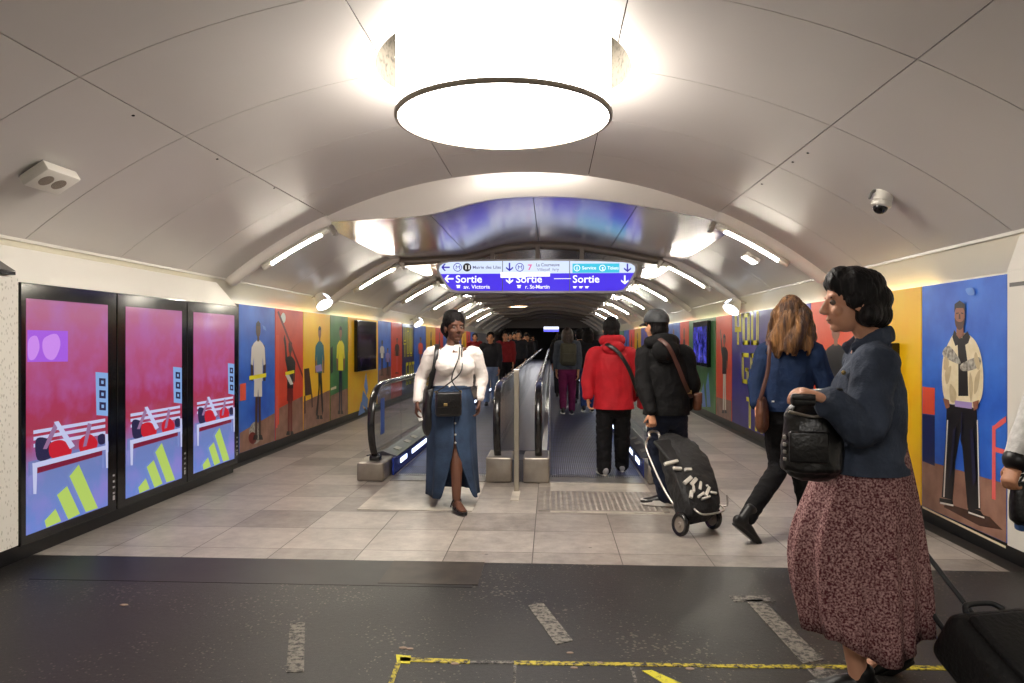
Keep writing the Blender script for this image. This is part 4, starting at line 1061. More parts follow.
# a second lit sign far away at the end of the walkways
ys_ = 45.0
fs = thing('far_sign', (XC + .15, ys_, 2.2), 'tiny distant blue and white lit sign at the far end of the walkways', 'sign')
MB().box((XC - .15, ys_, 2.0), (XC + .85, ys_ + .12, 2.36), bev=.02).build('casing', MATS['sign_frame'], fs)
MB().box((XC - .12, ys_ - .012, 2.18), (XC + .82, ys_ + .002, 2.33)).build('white_panel', glow('far_white', 226, 236, 255, 2.2), fs)
MB().box((XC - .12, ys_ - .012, 2.03), (XC + .82, ys_ + .002, 2.18)).build('blue_panel', glow('far_blue', 90, 90, 250, 1.8), fs)
for xx in (.0, .6): MB().box((XC + xx, ys_ + .03, 2.34), (XC + xx + .05, ys_ + .08, 2.95)).build('hanger', M_ribgrey, fs)
# ================================================================= MOVING WALKWAYS
def glass_mat():
    m = bpy.data.materials.new('balustrade_glass'); m.use_nodes = True
    nt = m.node_tree; L = nt.links.new
    nt.nodes.remove(nt.nodes['Principled BSDF']); out = nt.nodes['Material Output']
    tr = nt.nodes.new('ShaderNodeBsdfTransparent'); tr.inputs[0].default_value = (0.86, 0.89, 0.89, 1)
    gs = nt.nodes.new('ShaderNodeBsdfGlossy'); gs.inputs[0].default_value = (0.9, 0.92, 0.95, 1); gs.inputs['Roughness'].default_value = 0.05
    fr = nt.nodes.new('ShaderNodeFresnel'); fr.inputs[0].default_value = 1.35
    ad = nt.nodes.new('ShaderNodeMath'); ad.operation = 'ADD'; ad.inputs[1].default_value = 0.03; L(fr.outputs[0], ad.inputs[0])
    mx = nt.nodes.new('ShaderNodeMixShader'); gm = nt.nodes.new('ShaderNodeNewGeometry'); iv = nt.nodes.new('ShaderNodeMath'); iv.operation = 'SUBTRACT'; iv.inputs[0].default_value = 1.0; L(gm.outputs['Backfacing'], iv.inputs[1])
    ml = nt.nodes.new('ShaderNodeMath'); ml.operation = 'MULTIPLY'; L(ad.outputs[0], ml.inputs[0]); L(iv.outputs[0], ml.inputs[1]); L(ml.outputs[0], mx.inputs[0]); L(tr.outputs[0], mx.inputs[1]); L(gs.outputs[0], mx.inputs[2]); L(mx.outputs[0], out.inputs[0])
    return m
M_glass = glass_mat()
M_deck = mat('deck_metal', rgb(96, 96, 104), 0.28, metal=0.8, var=0.1, vscale=5, stretch=(4, 0.3, 1))
M_skirt = mat('skirt_blue', rgb(44, 62, 150), 0.25, metal=0.1)
M_slot = glow('slot_glow', 214, 226, 255, 3.0)
M_plinth = mat('plinth_steel', rgb(160, 152, 142), 0.38, metal=0.75, var=0.12, vscale=8)
YW0, YW1 = 7.02, 46.0
def belt_mat():
    m = bpy.data.materials.new('walkway_belt'); m.use_nodes = True
    nt = m.node_tree; b = nt.nodes['Principled BSDF']; L = nt.links.new
    tc = nt.nodes.new('ShaderNodeTexCoord')
    def wave(direction, sc):
        wv = nt.nodes.new('ShaderNodeTexWave'); wv.wave_type = 'BANDS'; wv.bands_direction = direction; wv.inputs['Scale'].default_value = sc
        L(tc.outputs['Object'], wv.inputs['Vector']); return wv
    w1 = wave('X', 14.0); w2 = wave('Y', 0.8)
    r2 = nt.nodes.new('ShaderNodeValToRGB'); r2.color_ramp.elements[0].position = 0.0; r2.color_ramp.elements[1].position = 0.06; L(w2.outputs['Fac'], r2.inputs['Fac'])
    r = nt.nodes.new('ShaderNodeValToRGB'); r.color_ramp.elements[0].color = rgb(34, 38, 66); r.color_ramp.elements[1].color = rgb(74, 80, 120)
    L(w1.outputs['Fac'], r.inputs['Fac'])
    mu = nt.nodes.new('ShaderNodeMixRGB'); mu.blend_type = 'MULTIPLY'; mu.inputs['Fac'].default_value = 0.6; L(r.outputs['Color'], mu.inputs['Color1']); L(r2.outputs['Color'], mu.inputs['Color2'])
    L(mu.outputs['Color'], b.inputs['Base Color']); b.inputs['Roughness'].default_value = 0.42; b.inputs['Metallic'].default_value = 0.5
    bp = nt.nodes.new('ShaderNodeBump'); bp.inputs['Strength'].default_value = 0.6; bp.inputs['Distance'].default_value = 0.005; L(w1.outputs['Fac'], bp.inputs['Height']); L(bp.outputs['Normal'], b.inputs['Normal'])
    return m
M_belt = belt_mat()
M_plate = mat('pale_plate', rgb(186, 178, 166), 0.34, var=0.22, vscale=5, detail=8, bump=0.1, bscale=30)
M_comb = mat('comb_metal', rgb(150, 146, 140), 0.4, metal=0.7, var=0.1, vscale=20)
XRL, XCL, XCR, XRR = -1.79, -0.535, -0.125, 1.10
def rail_pts(x, yfar=YW1):
    return [V((x, yfar, .965)), V((x, 20, .965)), V((x, 9, .965)), V((x, 7.75, .965)), V((x, 7.42, .955)), V((x, 7.18, .90)), V((x, 7.04, .78)), V((x, 6.985, .62)), V((x, 7.0, .45)), V((x, 7.07, .31)), V((x, 7.17, .225))]
def add_rail(t, x):
    MB().tube(rail_pts(x), [(0.036, 0.020)] * 11, side=(1, 0, 0), n=14, steps=5).build('handrail', M_rubber, t, smooth=True)
    pts = [p + V((0, 0.024 if i >= 4 else 0, -0.024 if i < 7 else 0)) for i, p in enumerate(rail_pts(x))]
    MB().tube(pts, [(0.017, 0.012)] * 11, side=(1, 0, 0), n=10, steps=5).build('handrail_channel', M_steel, t, smooth=True)
    mb = MB(); c = V((x, 7.17, .205))
    mb.obox(c, V((1, 0, 0)), V((0, 1, 0)), UP, 0.115, 0.12, 0.09, 0.03, 3)
    mb.obox(c + V((0, -0.03, -0.035)), V((1, 0, 0)), V((0, 1, 0)), UP, 0.13, 0.10, 0.03, 0.01, 2)
    mb.build('handrail_inlet', M_rubber, t, smooth=True, angle=50)
def glass(t, x, name='glass_panel'):
    """panes between deck and handrail, split along the length"""
    edge = [(7.10, .30), (7.05, .45), (7.04, .62), (7.09, .77), (7.22, .88), (7.44, .93), (7.75, .94)]
    MB().prism([V((x - .005, a, b)) for a, b in edge + [(8.4, .94), (8.4, .22), (7.2, .22)]], (.01, 0, 0)).build(name, M_glass, t)
    ysg = [8.41] + [8.41 + 1.9 * k for k in range(1, 20)]
    for a, b in zip(ysg, ysg[1:]):
        MB().box((x - .005, a, .22), (x + .005, b - .012, .94)).build(name, M_glass, t)
def plinth(t, x0, x1, y0=7.0, y1=7.5, z=0.19):
    MB().box((x0, y0, 0.003), (x1, y1, z), bev=0.02, seg=3).build('newel_plinth', M_plinth, t, smooth=True, angle=40)
def outer(xr, s, label):
    """s: +1 when the belt lies towards +X"""
    t = thing('walkway_balustrade', (xr, YW0, 0), label, 'balustrade', 'balustrades of the moving walkways')
    add_rail(t, xr); glass(t, xr)
    xin, xout = xr + s * 0.16, xr - s * 0.17
    plinth(t, min(xin, xout) + (.005 if s < 0 else .02), max(xin, xout) - (.04 if s > 0 else .02))
    # skirt on the belt side, sloping deck above, cladding outside
    MB().box((min(xin, xin - s * .02), 7.3, 0.012), (max(xin, xin - s * .02), YW1, 0.185)).build('skirt', M_skirt, t)
    MB().prism([V((xin - s * .0, 7.45, .185)), V((xr + s * .012, 7.45, .235)), V((xr - s * .012, 7.45, .235)), V((xout, 7.45, .19)), V((xout, 7.45, .17)), V((xin, 7.45, .17))], (0, YW1 - 7.45, 0)).build('deck', M_deck, t)
    MB().box((min(xout, xout + s * .02), 7.3, 0.003), (max(xout, xout + s * .02), YW1, 0.18)).build('cladding', M_plinth, t)
    y = 7.62; k = 0
    while y < 30:
        ln = 0.34 if k == 0 else 1.5
        mb = MB(); x_ = xin + s * .0
        mb.box((min(x_, x_ + s * .004), y, 0.085), (max(x_, x_ + s * .004), y + ln, 0.135), bev=0.0)
        mb.build('skirt_lamp', M_slot, t); y += ln + (0.30 if k == 0 else 0.55); k += 1
    # little vents on the deck
    for yy in (7.8, 8.35, 8.75):
        mb = MB(); xc_ = xr + s * .09
        mb.obox(V((xc_, yy, .2185)), V((s * .95, 0, -.31)).normalized(), V((0, 1, 0)), V((s * .31, 0, .95)).normalized(), .07, .16, .006, .002); mb.build('deck_plate', M_steel, t)
    # blue sticker on the glass
    MB().box((xr + s * .0055, 7.36, .42), (xr + s * .007, 7.53, .80)).build('sticker', mat('sticker_blue', rgb(60, 88, 160), 0.4), t)
    return t
outer(XRL, 1, 'black railed glass balustrade at the left of the walkways beside the yellow poster')
outer(XRR, -1, 'black railed glass balustrade at the right of the walkways behind the capped man')
# the island between both walkways
t = thing('walkway_balustrade', (-0.33, YW0, 0), 'double railed middle balustrade between the two moving walkways', 'balustrade', 'balustrades of the moving walkways')
for x in (XCL, XCR):
    add_rail(t, x); glass(t, x)
plinth(t, -0.645, -0.385, z=0.255); plinth(t, -0.275, -0.015, z=0.255)
MB().box((-0.39, 7.06, 0.003), (-0.27, 7.45, 0.22)).build('plinth_gap', M_deck, t)
MB().box((-0.56, 7.42, 0.2), (-0.10, YW1, 0.262)).build('deck', M_deck, t)
for x, s in ((-0.62, -1), (-0.04, 1)):
    MB().box((x - .01, 7.3, .012), (x + .01, YW1, .2)).build('skirt', M_skirt, t)
    MB().prism([V((x, 7.45, .2)), V((x, 7.45, .19)), V((x - s * .1, 7.45, .19)), V((x - s * .1, 7.45, .262))], (0, YW1 - 7.45, 0)).build('side_deck', M_deck, t)
# belts with their comb plates
def walkway(xa, xb, label, studs):
    t = thing('moving_walkway', ((xa + xb) / 2, YW0, 0), label, 'moving walkway', 'moving walkways')
    MB().box((xa, 7.35, 0.0), (xb, YW1, 0.012)).build('belt', M_belt, t)
    mb = MB(); n = 46
    for k in range(n):
        x = xa + (xb - xa) * (k + .5) / n
        mb.box((x - .006, 7.26, 0.0), (x + .006, 7.37, 0.016))
    mb.box((xa, 7.02, 0.0), (xb, 7.27, 0.014), bev=0.004); mb.build('comb_plate', M_comb, t)
    MB().box((xa, 5.82, -0.01), (xb, 7.02, 0.006)).build('entry_plate', M_plate, t)
    if studs:
        mb = MB(); mb.box((xa - 0.1, 5.86, 0.0), (xb + .05, 6.62, 0.009))
        nx, ny = 21, 13
        for i in range(nx):
            for j in range(ny):
                c = V((xa - .07 + (xb - xa + .09) * (i + .5) / nx, 5.88 + .72 * (j + .5) / ny, 0.009))
                mb.cyl(c, c + V((0, 0, .006)), .016, .010, n=8)
        mb.build('tactile_plate', mat('stud_metal', rgb(150, 142, 134), 0.42, metal=0.35, var=0.15, vscale=9), t)
    return t
walkway(-1.61, -0.65, 'moving walkway on the left with pale entry plate under the woman in white top', False)
walkway(-0.005, 0.92, 'moving walkway on the right with a studded entry plate carrying the red jacketed person', True)
# slim steel post before the middle balustrade
p = G(516.5, 491.5)
t = thing('steel_post', (p.x, p.y, 0), 'slim square steel post standing before the double railed middle balustrade', 'post')
MB().box((p.x - .023, p.y - .023, 0.005), (p.x + .023, p.y + .023, 1.13), bev=.004).build('shaft', mat('post_steel', rgb(168, 160, 146), 0.35, metal=0.7), t)
MB().box((p.x - .027, p.y - .027, 1.13), (p.x + .027, p.y + .027, 1.142), bev=.004).build('cap', M_steel, t)
MB().box((p.x - .035, p.y - .40, 0.0), (p.x + .035, p.y + .035, 0.008)).build('base_strip', M_plate, t)
# ================================================================= PEOPLE
def fabric(name, c, rough=0.8, var=0.12, vs=14, bump=0.25, bs=30, c2=None, contrast=None, stretch=None):
    return mat(name, c, rough, var=var, vscale=vs, bump=bump, bscale=bs, spec=0.25, col2=c2, contrast=contrast, stretch=stretch)
M_skin_d = mat('skin_deep', rgb(92, 58, 42), 0.5, var=0.06, vscale=12, spec=0.4)
M_skin_l = mat('skin_light', rgb(214, 158, 128), 0.5, var=0.05, vscale=12, spec=0.4)
M_skin_m = mat('skin_tan', rgb(196, 140, 106), 0.5, var=0.05, vscale=12, spec=0.4)
M_hair_b = mat('hair_black', rgb(17, 14, 14), 0.6, var=0.3, vscale=60, stretch=(1, 1, 0.15), bump=0.5, bscale=80, spec=0.15)
M_hair_g = mat('hair_greying', rgb(24, 22, 23), 0.5, col2=rgb(66, 62, 62), vscale=50, stretch=(1, 1, 0.2), contrast=(0.5, 0.8), bump=0.5, bscale=80, spec=0.2)
M_hair_br = mat('hair_brown', rgb(66, 38, 20), 0.45, col2=rgb(168, 118, 66), vscale=16, stretch=(2.0, 2.0, 0.22), contrast=(0.42, 0.72), bump=0.8, bscale=50)
M_eye, M_iris = mat('eye_white', rgb(112, 102, 94), 0.6), mat('iris', rgb(38, 24, 18), 0.2)
M_sole = mat('white_sole', rgb(214, 210, 204), 0.6); M_shoe_b = mat('shoe_black', rgb(18, 17, 18), 0.4, spec=0.5)
M_shoe_g = mat('shoe_grey', rgb(150, 148, 150), 0.6)
M_leather_b = mat('leather_black', rgb(15, 14, 15), 0.33, bump=0.2, bscale=60, spec=0.6)
M_leather_br = mat('leather_brown', rgb(92, 52, 30), 0.45, var=0.2, vscale=9, bump=0.15, bscale=60)
M_gold = mat('brass', rgb(176, 150, 98), 0.3, metal=0.9)

def wrinkle(o, amp, sc=(9, 9, 5), seed=0.0, thr=None):
    me = o.data; n = [v.normal.copy() for v in me.vertices]
    for v, nn in zip(me.vertices, n):
        c = v.co
        if thr and c.z < thr: continue
        q = noise.noise(V((c.x * sc[0] + seed, c.y * sc[1], c.z * sc[2]))) + 0.5 * noise.noise(V((c.x * sc[0] * 2.3, c.y * sc[1] * 2.3 + seed, c.z * sc[2] * 2.3)))
        q = 1 - abs(q) * 2.2          # ridged: soft creases
        v.co = c + nn * (amp * (q - 0.3))
    me.update(); return o
def hand(mb, w, d, n, th, curl=0.35, k=1.0):
    """w wrist, d along the hand, n palm side, th towards the thumb"""
    d, n = d.normalized(), n.normalized(); th = (th - d * th.dot(d)).normalized(); n = th.cross(d) * (1 if th.cross(d).dot(n) > 0 else -1)
    mb.tube([w - d * .02 * k, w + d * .03 * k, w + d * .085 * k], [(.024 * k, .018 * k), (.036 * k, .016 * k), (.040 * k, .013 * k)], side=th, n=12, steps=2)
    for o, ln in ((.030, .070), (.0105, .079), (-.0095, .073), (-.029, .056)):
        p = w + d * .083 * k + th * o * k; dd = d + th * o * 1.2; dd.normalize(); pts = [p - d * .02 * k, p]; a = 0
        for sgm in (.42, .33, .25):
            a += curl * 1.15
            p = p + (dd * math.cos(a) + n * math.sin(a)) * ln * sgm * k; pts.append(p)
        mb.tube(pts, [.0088 * k, .0090 * k, .0085 * k, .0078 * k, .0066 * k], n=8, steps=2)
    p = w + d * .022 * k + th * .026 * k; t1 = (d * .62 + th * .72 + n * .35).normalized(); t2 = (d * .9 + th * .25 + n * (.3 + curl)).normalized()
    mb.tube([p - d * .012 * k, p + t1 * .036 * k, p + t1 * .036 * k + t2 * .032 * k], [.0125 * k, .0105 * k, .0078 * k], n=8, steps=3)
def head(mb, c, f, up=None, k=1.0):
    up = (up or UP).normalized(); f = (f - up * f.dot(up)).normalized(); r = f.cross(up)
    R = Matrix((r, f, up)).transposed()
    def q(x, y, z): return c + r * x * k + f * y * k + up * z * k
    mb.ball(q(0, -.008, .022), .077 * k, .096 * k, .094 * k, R, 24, 16)
    mb.ball(q(0, .028, -.045), .059 * k, .066 * k, .082 * k, R, 24, 16)
    mb.ball(q(0, .066, -.103), .026 * k, .024 * k, .020 * k, R)
    mb.tube([q(0, .086, .012), q(0, .101, -.012), q(0, .112, -.036)], [.008 * k, .010 * k, .015 * k], n=10, steps=3)
    for s in (-1, 1):
        mb.ball(q(s * .030, .079, .020), .026 * k, .014 * k, .009 * k, R); mb.ball(q(s * .040, .064, -.038), .024 * k, .022 * k, .022 * k, R)
        mb.ball(q(s * .012, .103, -.042), .009 * k, .010 * k, .008 * k, R)
        mb.ball(q(s * .079, -.008, -.018), .009 * k, .022 * k, .033 * k, R)
    mb.ball(q(0, .089, -.066), .024 * k, .012 * k, .007 * k, R); mb.ball(q(0, .086, -.078), .021 * k, .012 * k, .008 * k, R)
    return R, q
def eyes(c, f, par, k=1.0, up=None):
    up = (up or UP).normalized(); f = (f - up * f.dot(up)).normalized(); r = f.cross(up)
    for s in (-1, 1):
        p = c + r * s * .031 * k + f * .0735 * k - up * .003 * k
        e = MB().ball(p, .0125 * k).build('eye', M_eye, par, smooth=True)
        MB().ball(p + f * .0085 * k, .0058 * k).build('iris', M_iris, e, smooth=True)
        mb = MB(); mb.tube([p + r * (-.02) * k + up * .020 * k + f * .010 * k, p + up * .026 * k + f * .013 * k, p + r * .02 * k + up * .020 * k + f * .010 * k], [.003 * k, .0042 * k, .003 * k], n=6); mb.build('eyebrow', M_hair_b, par, smooth=True)
    mb = MB(); mb.tube([c + r * x * k + f * (.0985 - abs(x) * .35) * k - up * .0715 * k for x in (-.022, -.01, 0, .01, .022)], [.0022 * k] * 5, n=6); mb.build('mouth', mat('mouth_line', rgb(92, 40, 38), 0.5), par, smooth=True)
def std_joints(base, f, h=1.68, stride=0.0, swing=0.0, wide=0.09):
    """standing or stepping pose, world joints"""
    f = f.normalized(); r = f.cross(UP); k = h / 1.70; B = V((base.x, base.y, 0))
    def q(x, y, z): return B + r * x * k + f * y * k + UP * z * k
    J = dict(head=q(0, .02, 1.575), neck=q(0, -.01, 1.43), chest=q(0, 0, 1.25), waist=q(0, 0, 1.05), hip=q(0, 0, .92))
    for s, n in ((-1, 'L'), (1, 'R')):
        g = stride * s; w_ = -swing * s
        J['sh' + n] = q(s * .175, -.01, 1.385); J['el' + n] = q(s * .215, w_ * .5 - .01, 1.10); J['wr' + n] = q(s * .205, w_ + .03, .86)
        J['hp' + n] = q(s * .085, 0, .90); J['kn' + n] = q(s * wide, g * .5 + .02, .49); J['an' + n] = q(s * wide, g, .085 + (0.05 if g < 0 else 0))
    return J
def px_joints(t0, D):
    return {k: P(v[0], v[1], t0 + (v[2] if len(v) > 2 else 0.0)) for k, v in D.items()}
def person(base, label, grp=None):
    return thing('person', (base.x, base.y, 0), label, 'person', grp)
def body(t, J, f, hf, skin, bld=1.0, vox=0.005, hands=None, k=1.0, feet=True, face=True, hk=1.0, tilt=None, footdir=None):
    """one continuous body: head, neck, trunk, arms with hands, legs and feet"""
    r = f.cross(UP); mb = MB()
    head(mb, J['head'], hf, tilt, hk)
    hc = J['head']
    mb.tube([hc - UP * .055 * hk - hf * .018, J['neck'] + UP * .02, J['neck'] - UP * .05], [.052, .056, .075], n=14, steps=3)
    mb.tube([J['hip'] - UP * .06, J['hip'], J['waist'], J['chest'], J['neck'] - UP * .055], [(.13 * bld, .09 * bld), (.145 * bld, .10 * bld), (.12 * bld, .085 * bld), (.145 * bld, .10 * bld), (.09, .06)], side=r, n=20, steps=4)
    for n, s in (('L', -1), ('R', 1)):
        sh, el, wr = J['sh' + n], J['el' + n], J['wr' + n]
        mb.tube([sh * .55 + J['neck'] * .45 - UP * .03, sh, sh * .5 + el * .5, el, el * .6 + wr * .4, wr], [.05, .052 * bld, .045 * bld, .037, .036, .025], n=12, steps=3)
        hd = (hands or {}).get(n, {})
        d = hd.get('d') or (wr - el).normalized(); th = hd.get('th') or f; nn = hd.get('n') or (r * -s)
        hand(mb, wr + (wr - el).normalized() * .01, d, nn, th, hd.get('curl', .35), k)
        hp, kn, an = J['hp' + n], J['kn' + n], J['an' + n]
        mb.tube([hp + UP * .03, hp * .6 + kn * .4, kn, kn * .68 + an * .32, an], [.080 * bld, .072 * bld, .052, .052, .034], n=14, steps=3)
        if feet:
            fd = (footdir or {}).get(n, f).normalized()
            mb.tube([an - fd * .035 - UP * .045, an + fd * .04 - UP * .035, an + fd * .11 - UP * .052, an + fd * .165 - UP * .06], [(.026, .026), (.032, .034), (.036, .018), (.026, .011)], side=fd.cross(UP), n=12, steps=3)
    o = mb.build('body', skin, t, smooth=True, mods=(m_remesh(vox), m_smooth(2, .5)))
    if face: eyes(J['head'], hf, t, hk, tilt)
    return o
def garment(name, mb, m, par, vox=0.008, wr=0.004, sc=(9, 9, 5), seed=0.0, sm=3):
    o = mb.build(name, m, par, smooth=True, mods=(m_remesh(vox), m_smooth(sm, .5)))
    if wr: wrinkle(o, wr, sc, seed); o.data.polygons.foreach_set('use_smooth', [True] * len(o.data.polygons))
    return o
def trousers(t, J, f, m, r0=.098, rk=.072, ra=.065, bld=1.0, vox=0.008, cuff=0.03, wr=0.005, seed=0.0):
    r = f.cross(UP); mb = MB()
    mb.tube([J['hip'] - UP * .07, J['hip'] + UP * .02, J['hip'] + UP * .10], [(.155 * bld, .115 * bld), (.165 * bld, .12 * bld), (.145 * bld, .105 * bld)], side=r, n=20, steps=3)
    for n in 'LR':
        hp, kn, an = J['hp' + n], J['kn' + n], J['an' + n]
        e = an + (kn - an).normalized() * cuff
        mb.tube([hp + UP * .02, hp * .5 + kn * .5, kn, kn * .5 + e * .5, e], [r0 * bld, r0 * .88 * bld, rk, (rk + ra) / 2, ra], n=16, steps=4)
    return garment('trousers', mb, m, t, vox, wr, (8, 8, 14), seed)
def jacket(t, J, f, m, name='jacket', wch=(.19, .135), whem=(.20, .145), hem=0.0, rs=(.078, .066, .05), vox=0.008, wr=0.005, sleeve=1.0, seed=0.0, extra=None, sc=(9, 9, 6), wsh=(.155, .085)):
    r = f.cross(UP); mb = MB()
    lo = J['hip'] + UP * hem
    mb.tube([lo - UP * .06, lo, lo * .5 + J['waist'] * .5, J['waist'], J['chest'], J['neck'] - UP * .075, J['neck'] - UP * .01], [whem, whem, ((whem[0] + wch[0]) / 2, (whem[1] + wch[1]) / 2), ((whem[0] + wch[0]) / 2 - .004, (whem[1] + wch[1]) / 2 - .004), wch, wsh, (.075, .068)], side=r, n=24, steps=4)
    for n in 'LR':
        sh, el, wr_ = J['sh' + n], J['el' + n], J['wr' + n]
        end = el + (wr_ - el) * sleeve
        mb.tube([sh * .6 + J['neck'] * .4 - UP * .045, sh, sh * .5 + el * .5, el, el * .5 + end * .5, end], [rs[0] * .95, rs[0], (rs[0] + rs[1]) / 2, rs[1], (rs[1] + rs[2]) / 2, rs[2]], n=16, steps=4)
    if extra: extra(mb)
    o = garment(name, mb, m, t, vox, wr, sc, seed)
    bm = bmesh.new(); bm.from_mesh(o.data)          # crisp hem
    cut_ = lo - PLOC[t.name]; near_ = [f_ for f_ in bm.faces if (f_.calc_center_median() - cut_).xy.length < max(whem) * 1.25 and f_.calc_center_median().z < cut_.z + .05]
    gs = set(near_); 
    for f_ in near_: gs.update(f_.edges); gs.update(f_.verts)
    arms_ = min(J['wrL'].z, J['wrR'].z)
    bmesh.ops.bisect_plane(bm, geom=list(gs), plane_co=cut_, plane_no=UP, clear_inner=True)
    bm.to_mesh(o.data); bm.free(); o.data.polygons.foreach_set('use_smooth', [True] * len(o.data.polygons))
    return o
def shoe(t, an, fd, m, sole=None, z0=None, k=1.0, boot=0.0, pitch=None, vox=0.005, sh=.027):
    """shoe under an ankle; fd towards the toe (may point down for a lifted heel)"""
    fd = fd.normalized(); sd = fd.cross(UP).normalized(); up = sd.cross(fd).normalized()
    c = an - up * .085 * k if z0 is None else V((an.x, an.y, z0)) 
    def q(a, b, h): return c + fd * a * k + sd * b * k + up * h * k
    mb = MB()
    mb.tube([q(-.062, 0, .045), q(-.03, 0, .05), q(.04, 0, .048), q(.11, 0, .034), q(.165, 0, .026), q(.19, 0, .022)], [(.030 * k, .036 * k), (.036 * k, .042 * k), (.038 * k, .040 * k), (.045 * k, .028 * k), (.038 * k, .021 * k), (.024 * k, .014 * k)], side=sd, n=16, steps=3)
    mb.tube([q(-.018, 0, .05), q(-.016, 0, .11 + boot)], [(.040 * k, .046 * k)] * 2, side=sd, n=14, steps=2)
    o = mb.build('shoe', m, t, smooth=True, mods=(m_remesh(vox), m_smooth(2)))
    n = 22; pts = []
    for i in range(n):
        a = 2 * PI * i / n; x = .065 + .135 * math.cos(a); y = (.043 + .008 * math.cos(a)) * math.sin(a) * (1.0 if abs(math.cos(a)) < .8 else .96)
        pts.append(q(x, y, 0.0))
    MB().prism(pts, up * sh * k).build('sole', sole or M_shoe_b, o, mods=(m_bevel(.004),))
    return o
def strap(name, pts, w, m, par, th=.004, side=None, n=8):
    mb = MB(); mb.tube(pts, [(w, th)] * len(pts), side=side, n=n, steps=6, cap=True); return mb.build(name, m, par, smooth=True, angle=60)
def hair_cap(mb, c, f, k=1.0, back=.02, top=.012, tilt=None):
    """hair covering crown, back and sides above the face"""
    up = tilt or UP; r = f.cross(up); R = Matrix((r, f, up)).transposed()
    mb.ball(c + up * .034 * k - f * .022 * k, .087 * k, .100 * k, .097 * k, R, 24, 16)
    mb.ball(c - up * .03 * k - f * .05 * k, .080 * k, .068 * k, .085 * k, R, 20, 14)

# ---------------------------------------------------------------- woman in the white top
t0 = 6.05; fA = (-FW * .96 + RT * .22).normalized(); hA = (-FW * .9 + RT * .42).normalized()
J = px_joints(t0, dict(head=(454.5, 327), neck=(453, 346), chest=(453, 364), waist=(453.5, 384), hip=(452.5, 400),
    shR=(432, 353), elR=(421, 378, .05), wrR=(417.5, 402, -.06), shL=(474.5, 353), elL=(482, 377, .06), wrL=(479, 400, .0),
    hpR=(443, 404, .02), knR=(438, 448, .1), anR=(432.5, 483.5, .42), hpL=(461, 404, -.02), knL=(456.5, 448, -.10), anL=(456.5, 500, -.22)))
wA = person(P(449, 500, t0), 'person in white top and long denim skirt walking towards the viewer with black bags')
rA = fA.cross(UP)
body(wA, J, fA, hA, M_skin_d, 1.06, .0045, hands={'R': dict(d=V((-.12, -.05, -1)), curl=.55), 'L': dict(d=V((-.05, 0, -1)), curl=.45)}, hk=1.02, footdir={'L': (fA + RT * .25), 'R': fA})
mb = MB(); hair_cap(mb, J['head'] + UP * .008, hA, 1.08); mb.ball(J['head'] + UP * .10 - hA * .05, .078, .07, .05); mb.ball(J['head'] - UP * .01 - hA * .05, .105, .06, .09); mb.ball(J['head'] - UP * .02 - hA * .09, .06, .05, .07)
garment('hair', mb, M_hair_b, wA, .006, .003, (40, 40, 40))
M_wtop = fabric('white_knit', rgb(236, 228, 222), 0.85, .04, 20, .3, 60)
def bust(mb):
    for s in (-1, 1): mb.ball(J['chest'] - UP * .01 + fA * .105 + rA * s * .082, .088, .075, .085)
    mb.tube([J['neck'] - UP * .035 - rA * .085, J['neck'] - UP * .045 + fA * .03, J['neck'] - UP * .035 + rA * .085], [.025, .02, .025], n=8)
jacket(wA, J, fA, M_wtop, 'top', (.178, .122), (.165, .12), .118, (.062, .054, .042), .007, .0035, .93, 3.0, bust, (7, 7, 22), (.15, .075))
# long buttoned skirt, open at the front
M_denim = fabric('denim_blue', rgb(50, 66, 90), .8, .3, 5, .2, 90); M_denim_in = fabric('denim_inside', rgb(36, 48, 66), .85, .1)
def skirtA():
    mb = MB(); rows = []
    lv = [(386, 17.5, .118, 0), (392, 20, .135, 0), (404, 23.5, .155, 0), (420, 24, .165, 0), (438, 24, .18, 0), (452, 24.5, .20, .22), (466, 25, .22, .5), (480, 25.5, .235, .78), (492, 26.0, .25, 1.0)]
    for i, (y, hw, dp, gp) in enumerate(lv):
        c = P(451.5 + (i > 4) * .25 * (i - 4), y, t0 + (.0 if i < 4 else .03 * (i - 4))); row = []
        n = 64; g = .012 + gp * .50
        for k in range(n + 1):
            a = g + (2 * PI - 2 * g) * k / n
            # a = 0 is the front opening
            fold = 1 + .055 * (i / 8) * math.sin(a * 9 + 1) + .03 * (i / 8) * math.sin(a * 17)
            x = math.sin(a) * hw / 117.4 * fold; yy_ = math.cos(a) * dp * fold
            lift = 0.0
            if gp > 0:
                e = min(k, n - k) / n
                if e < .12: x *= 1 + .25 * gp * (1 - e / .12); yy_ += .05 * gp * (1 - e / .12)
            row.append(c + rA * (-x) * -1 + fA * yy_ + UP * lift)
        rows.append(row)
    mb.grid(rows)
    return mb.build('skirt', [M_denim, M_denim_in], wA, smooth=True, mods=(m_subd(1), m_solid(.007, 0)))
skA = skirtA()
for k, y in enumerate((396, 409, 421, 432, 440)):
    p = P(452.3, y, t0) + fA * (.135, .158, .17, .176, .178)[k]
    MB().ball(p, .009, .006, .009).build('button', M_sole, skA, smooth=True)
mb = MB(); c = P(452, 387, t0)
mb.tube([c + fA * math.cos(a) * .126 + rA * math.sin(a) * .158 for a in [2 * PI * k / 24 for k in range(25)]], [(.018, .006)] * 25, side=UP, n=8, steps=1); mb.build('waistband', M_denim, skA, smooth=True, angle=60)
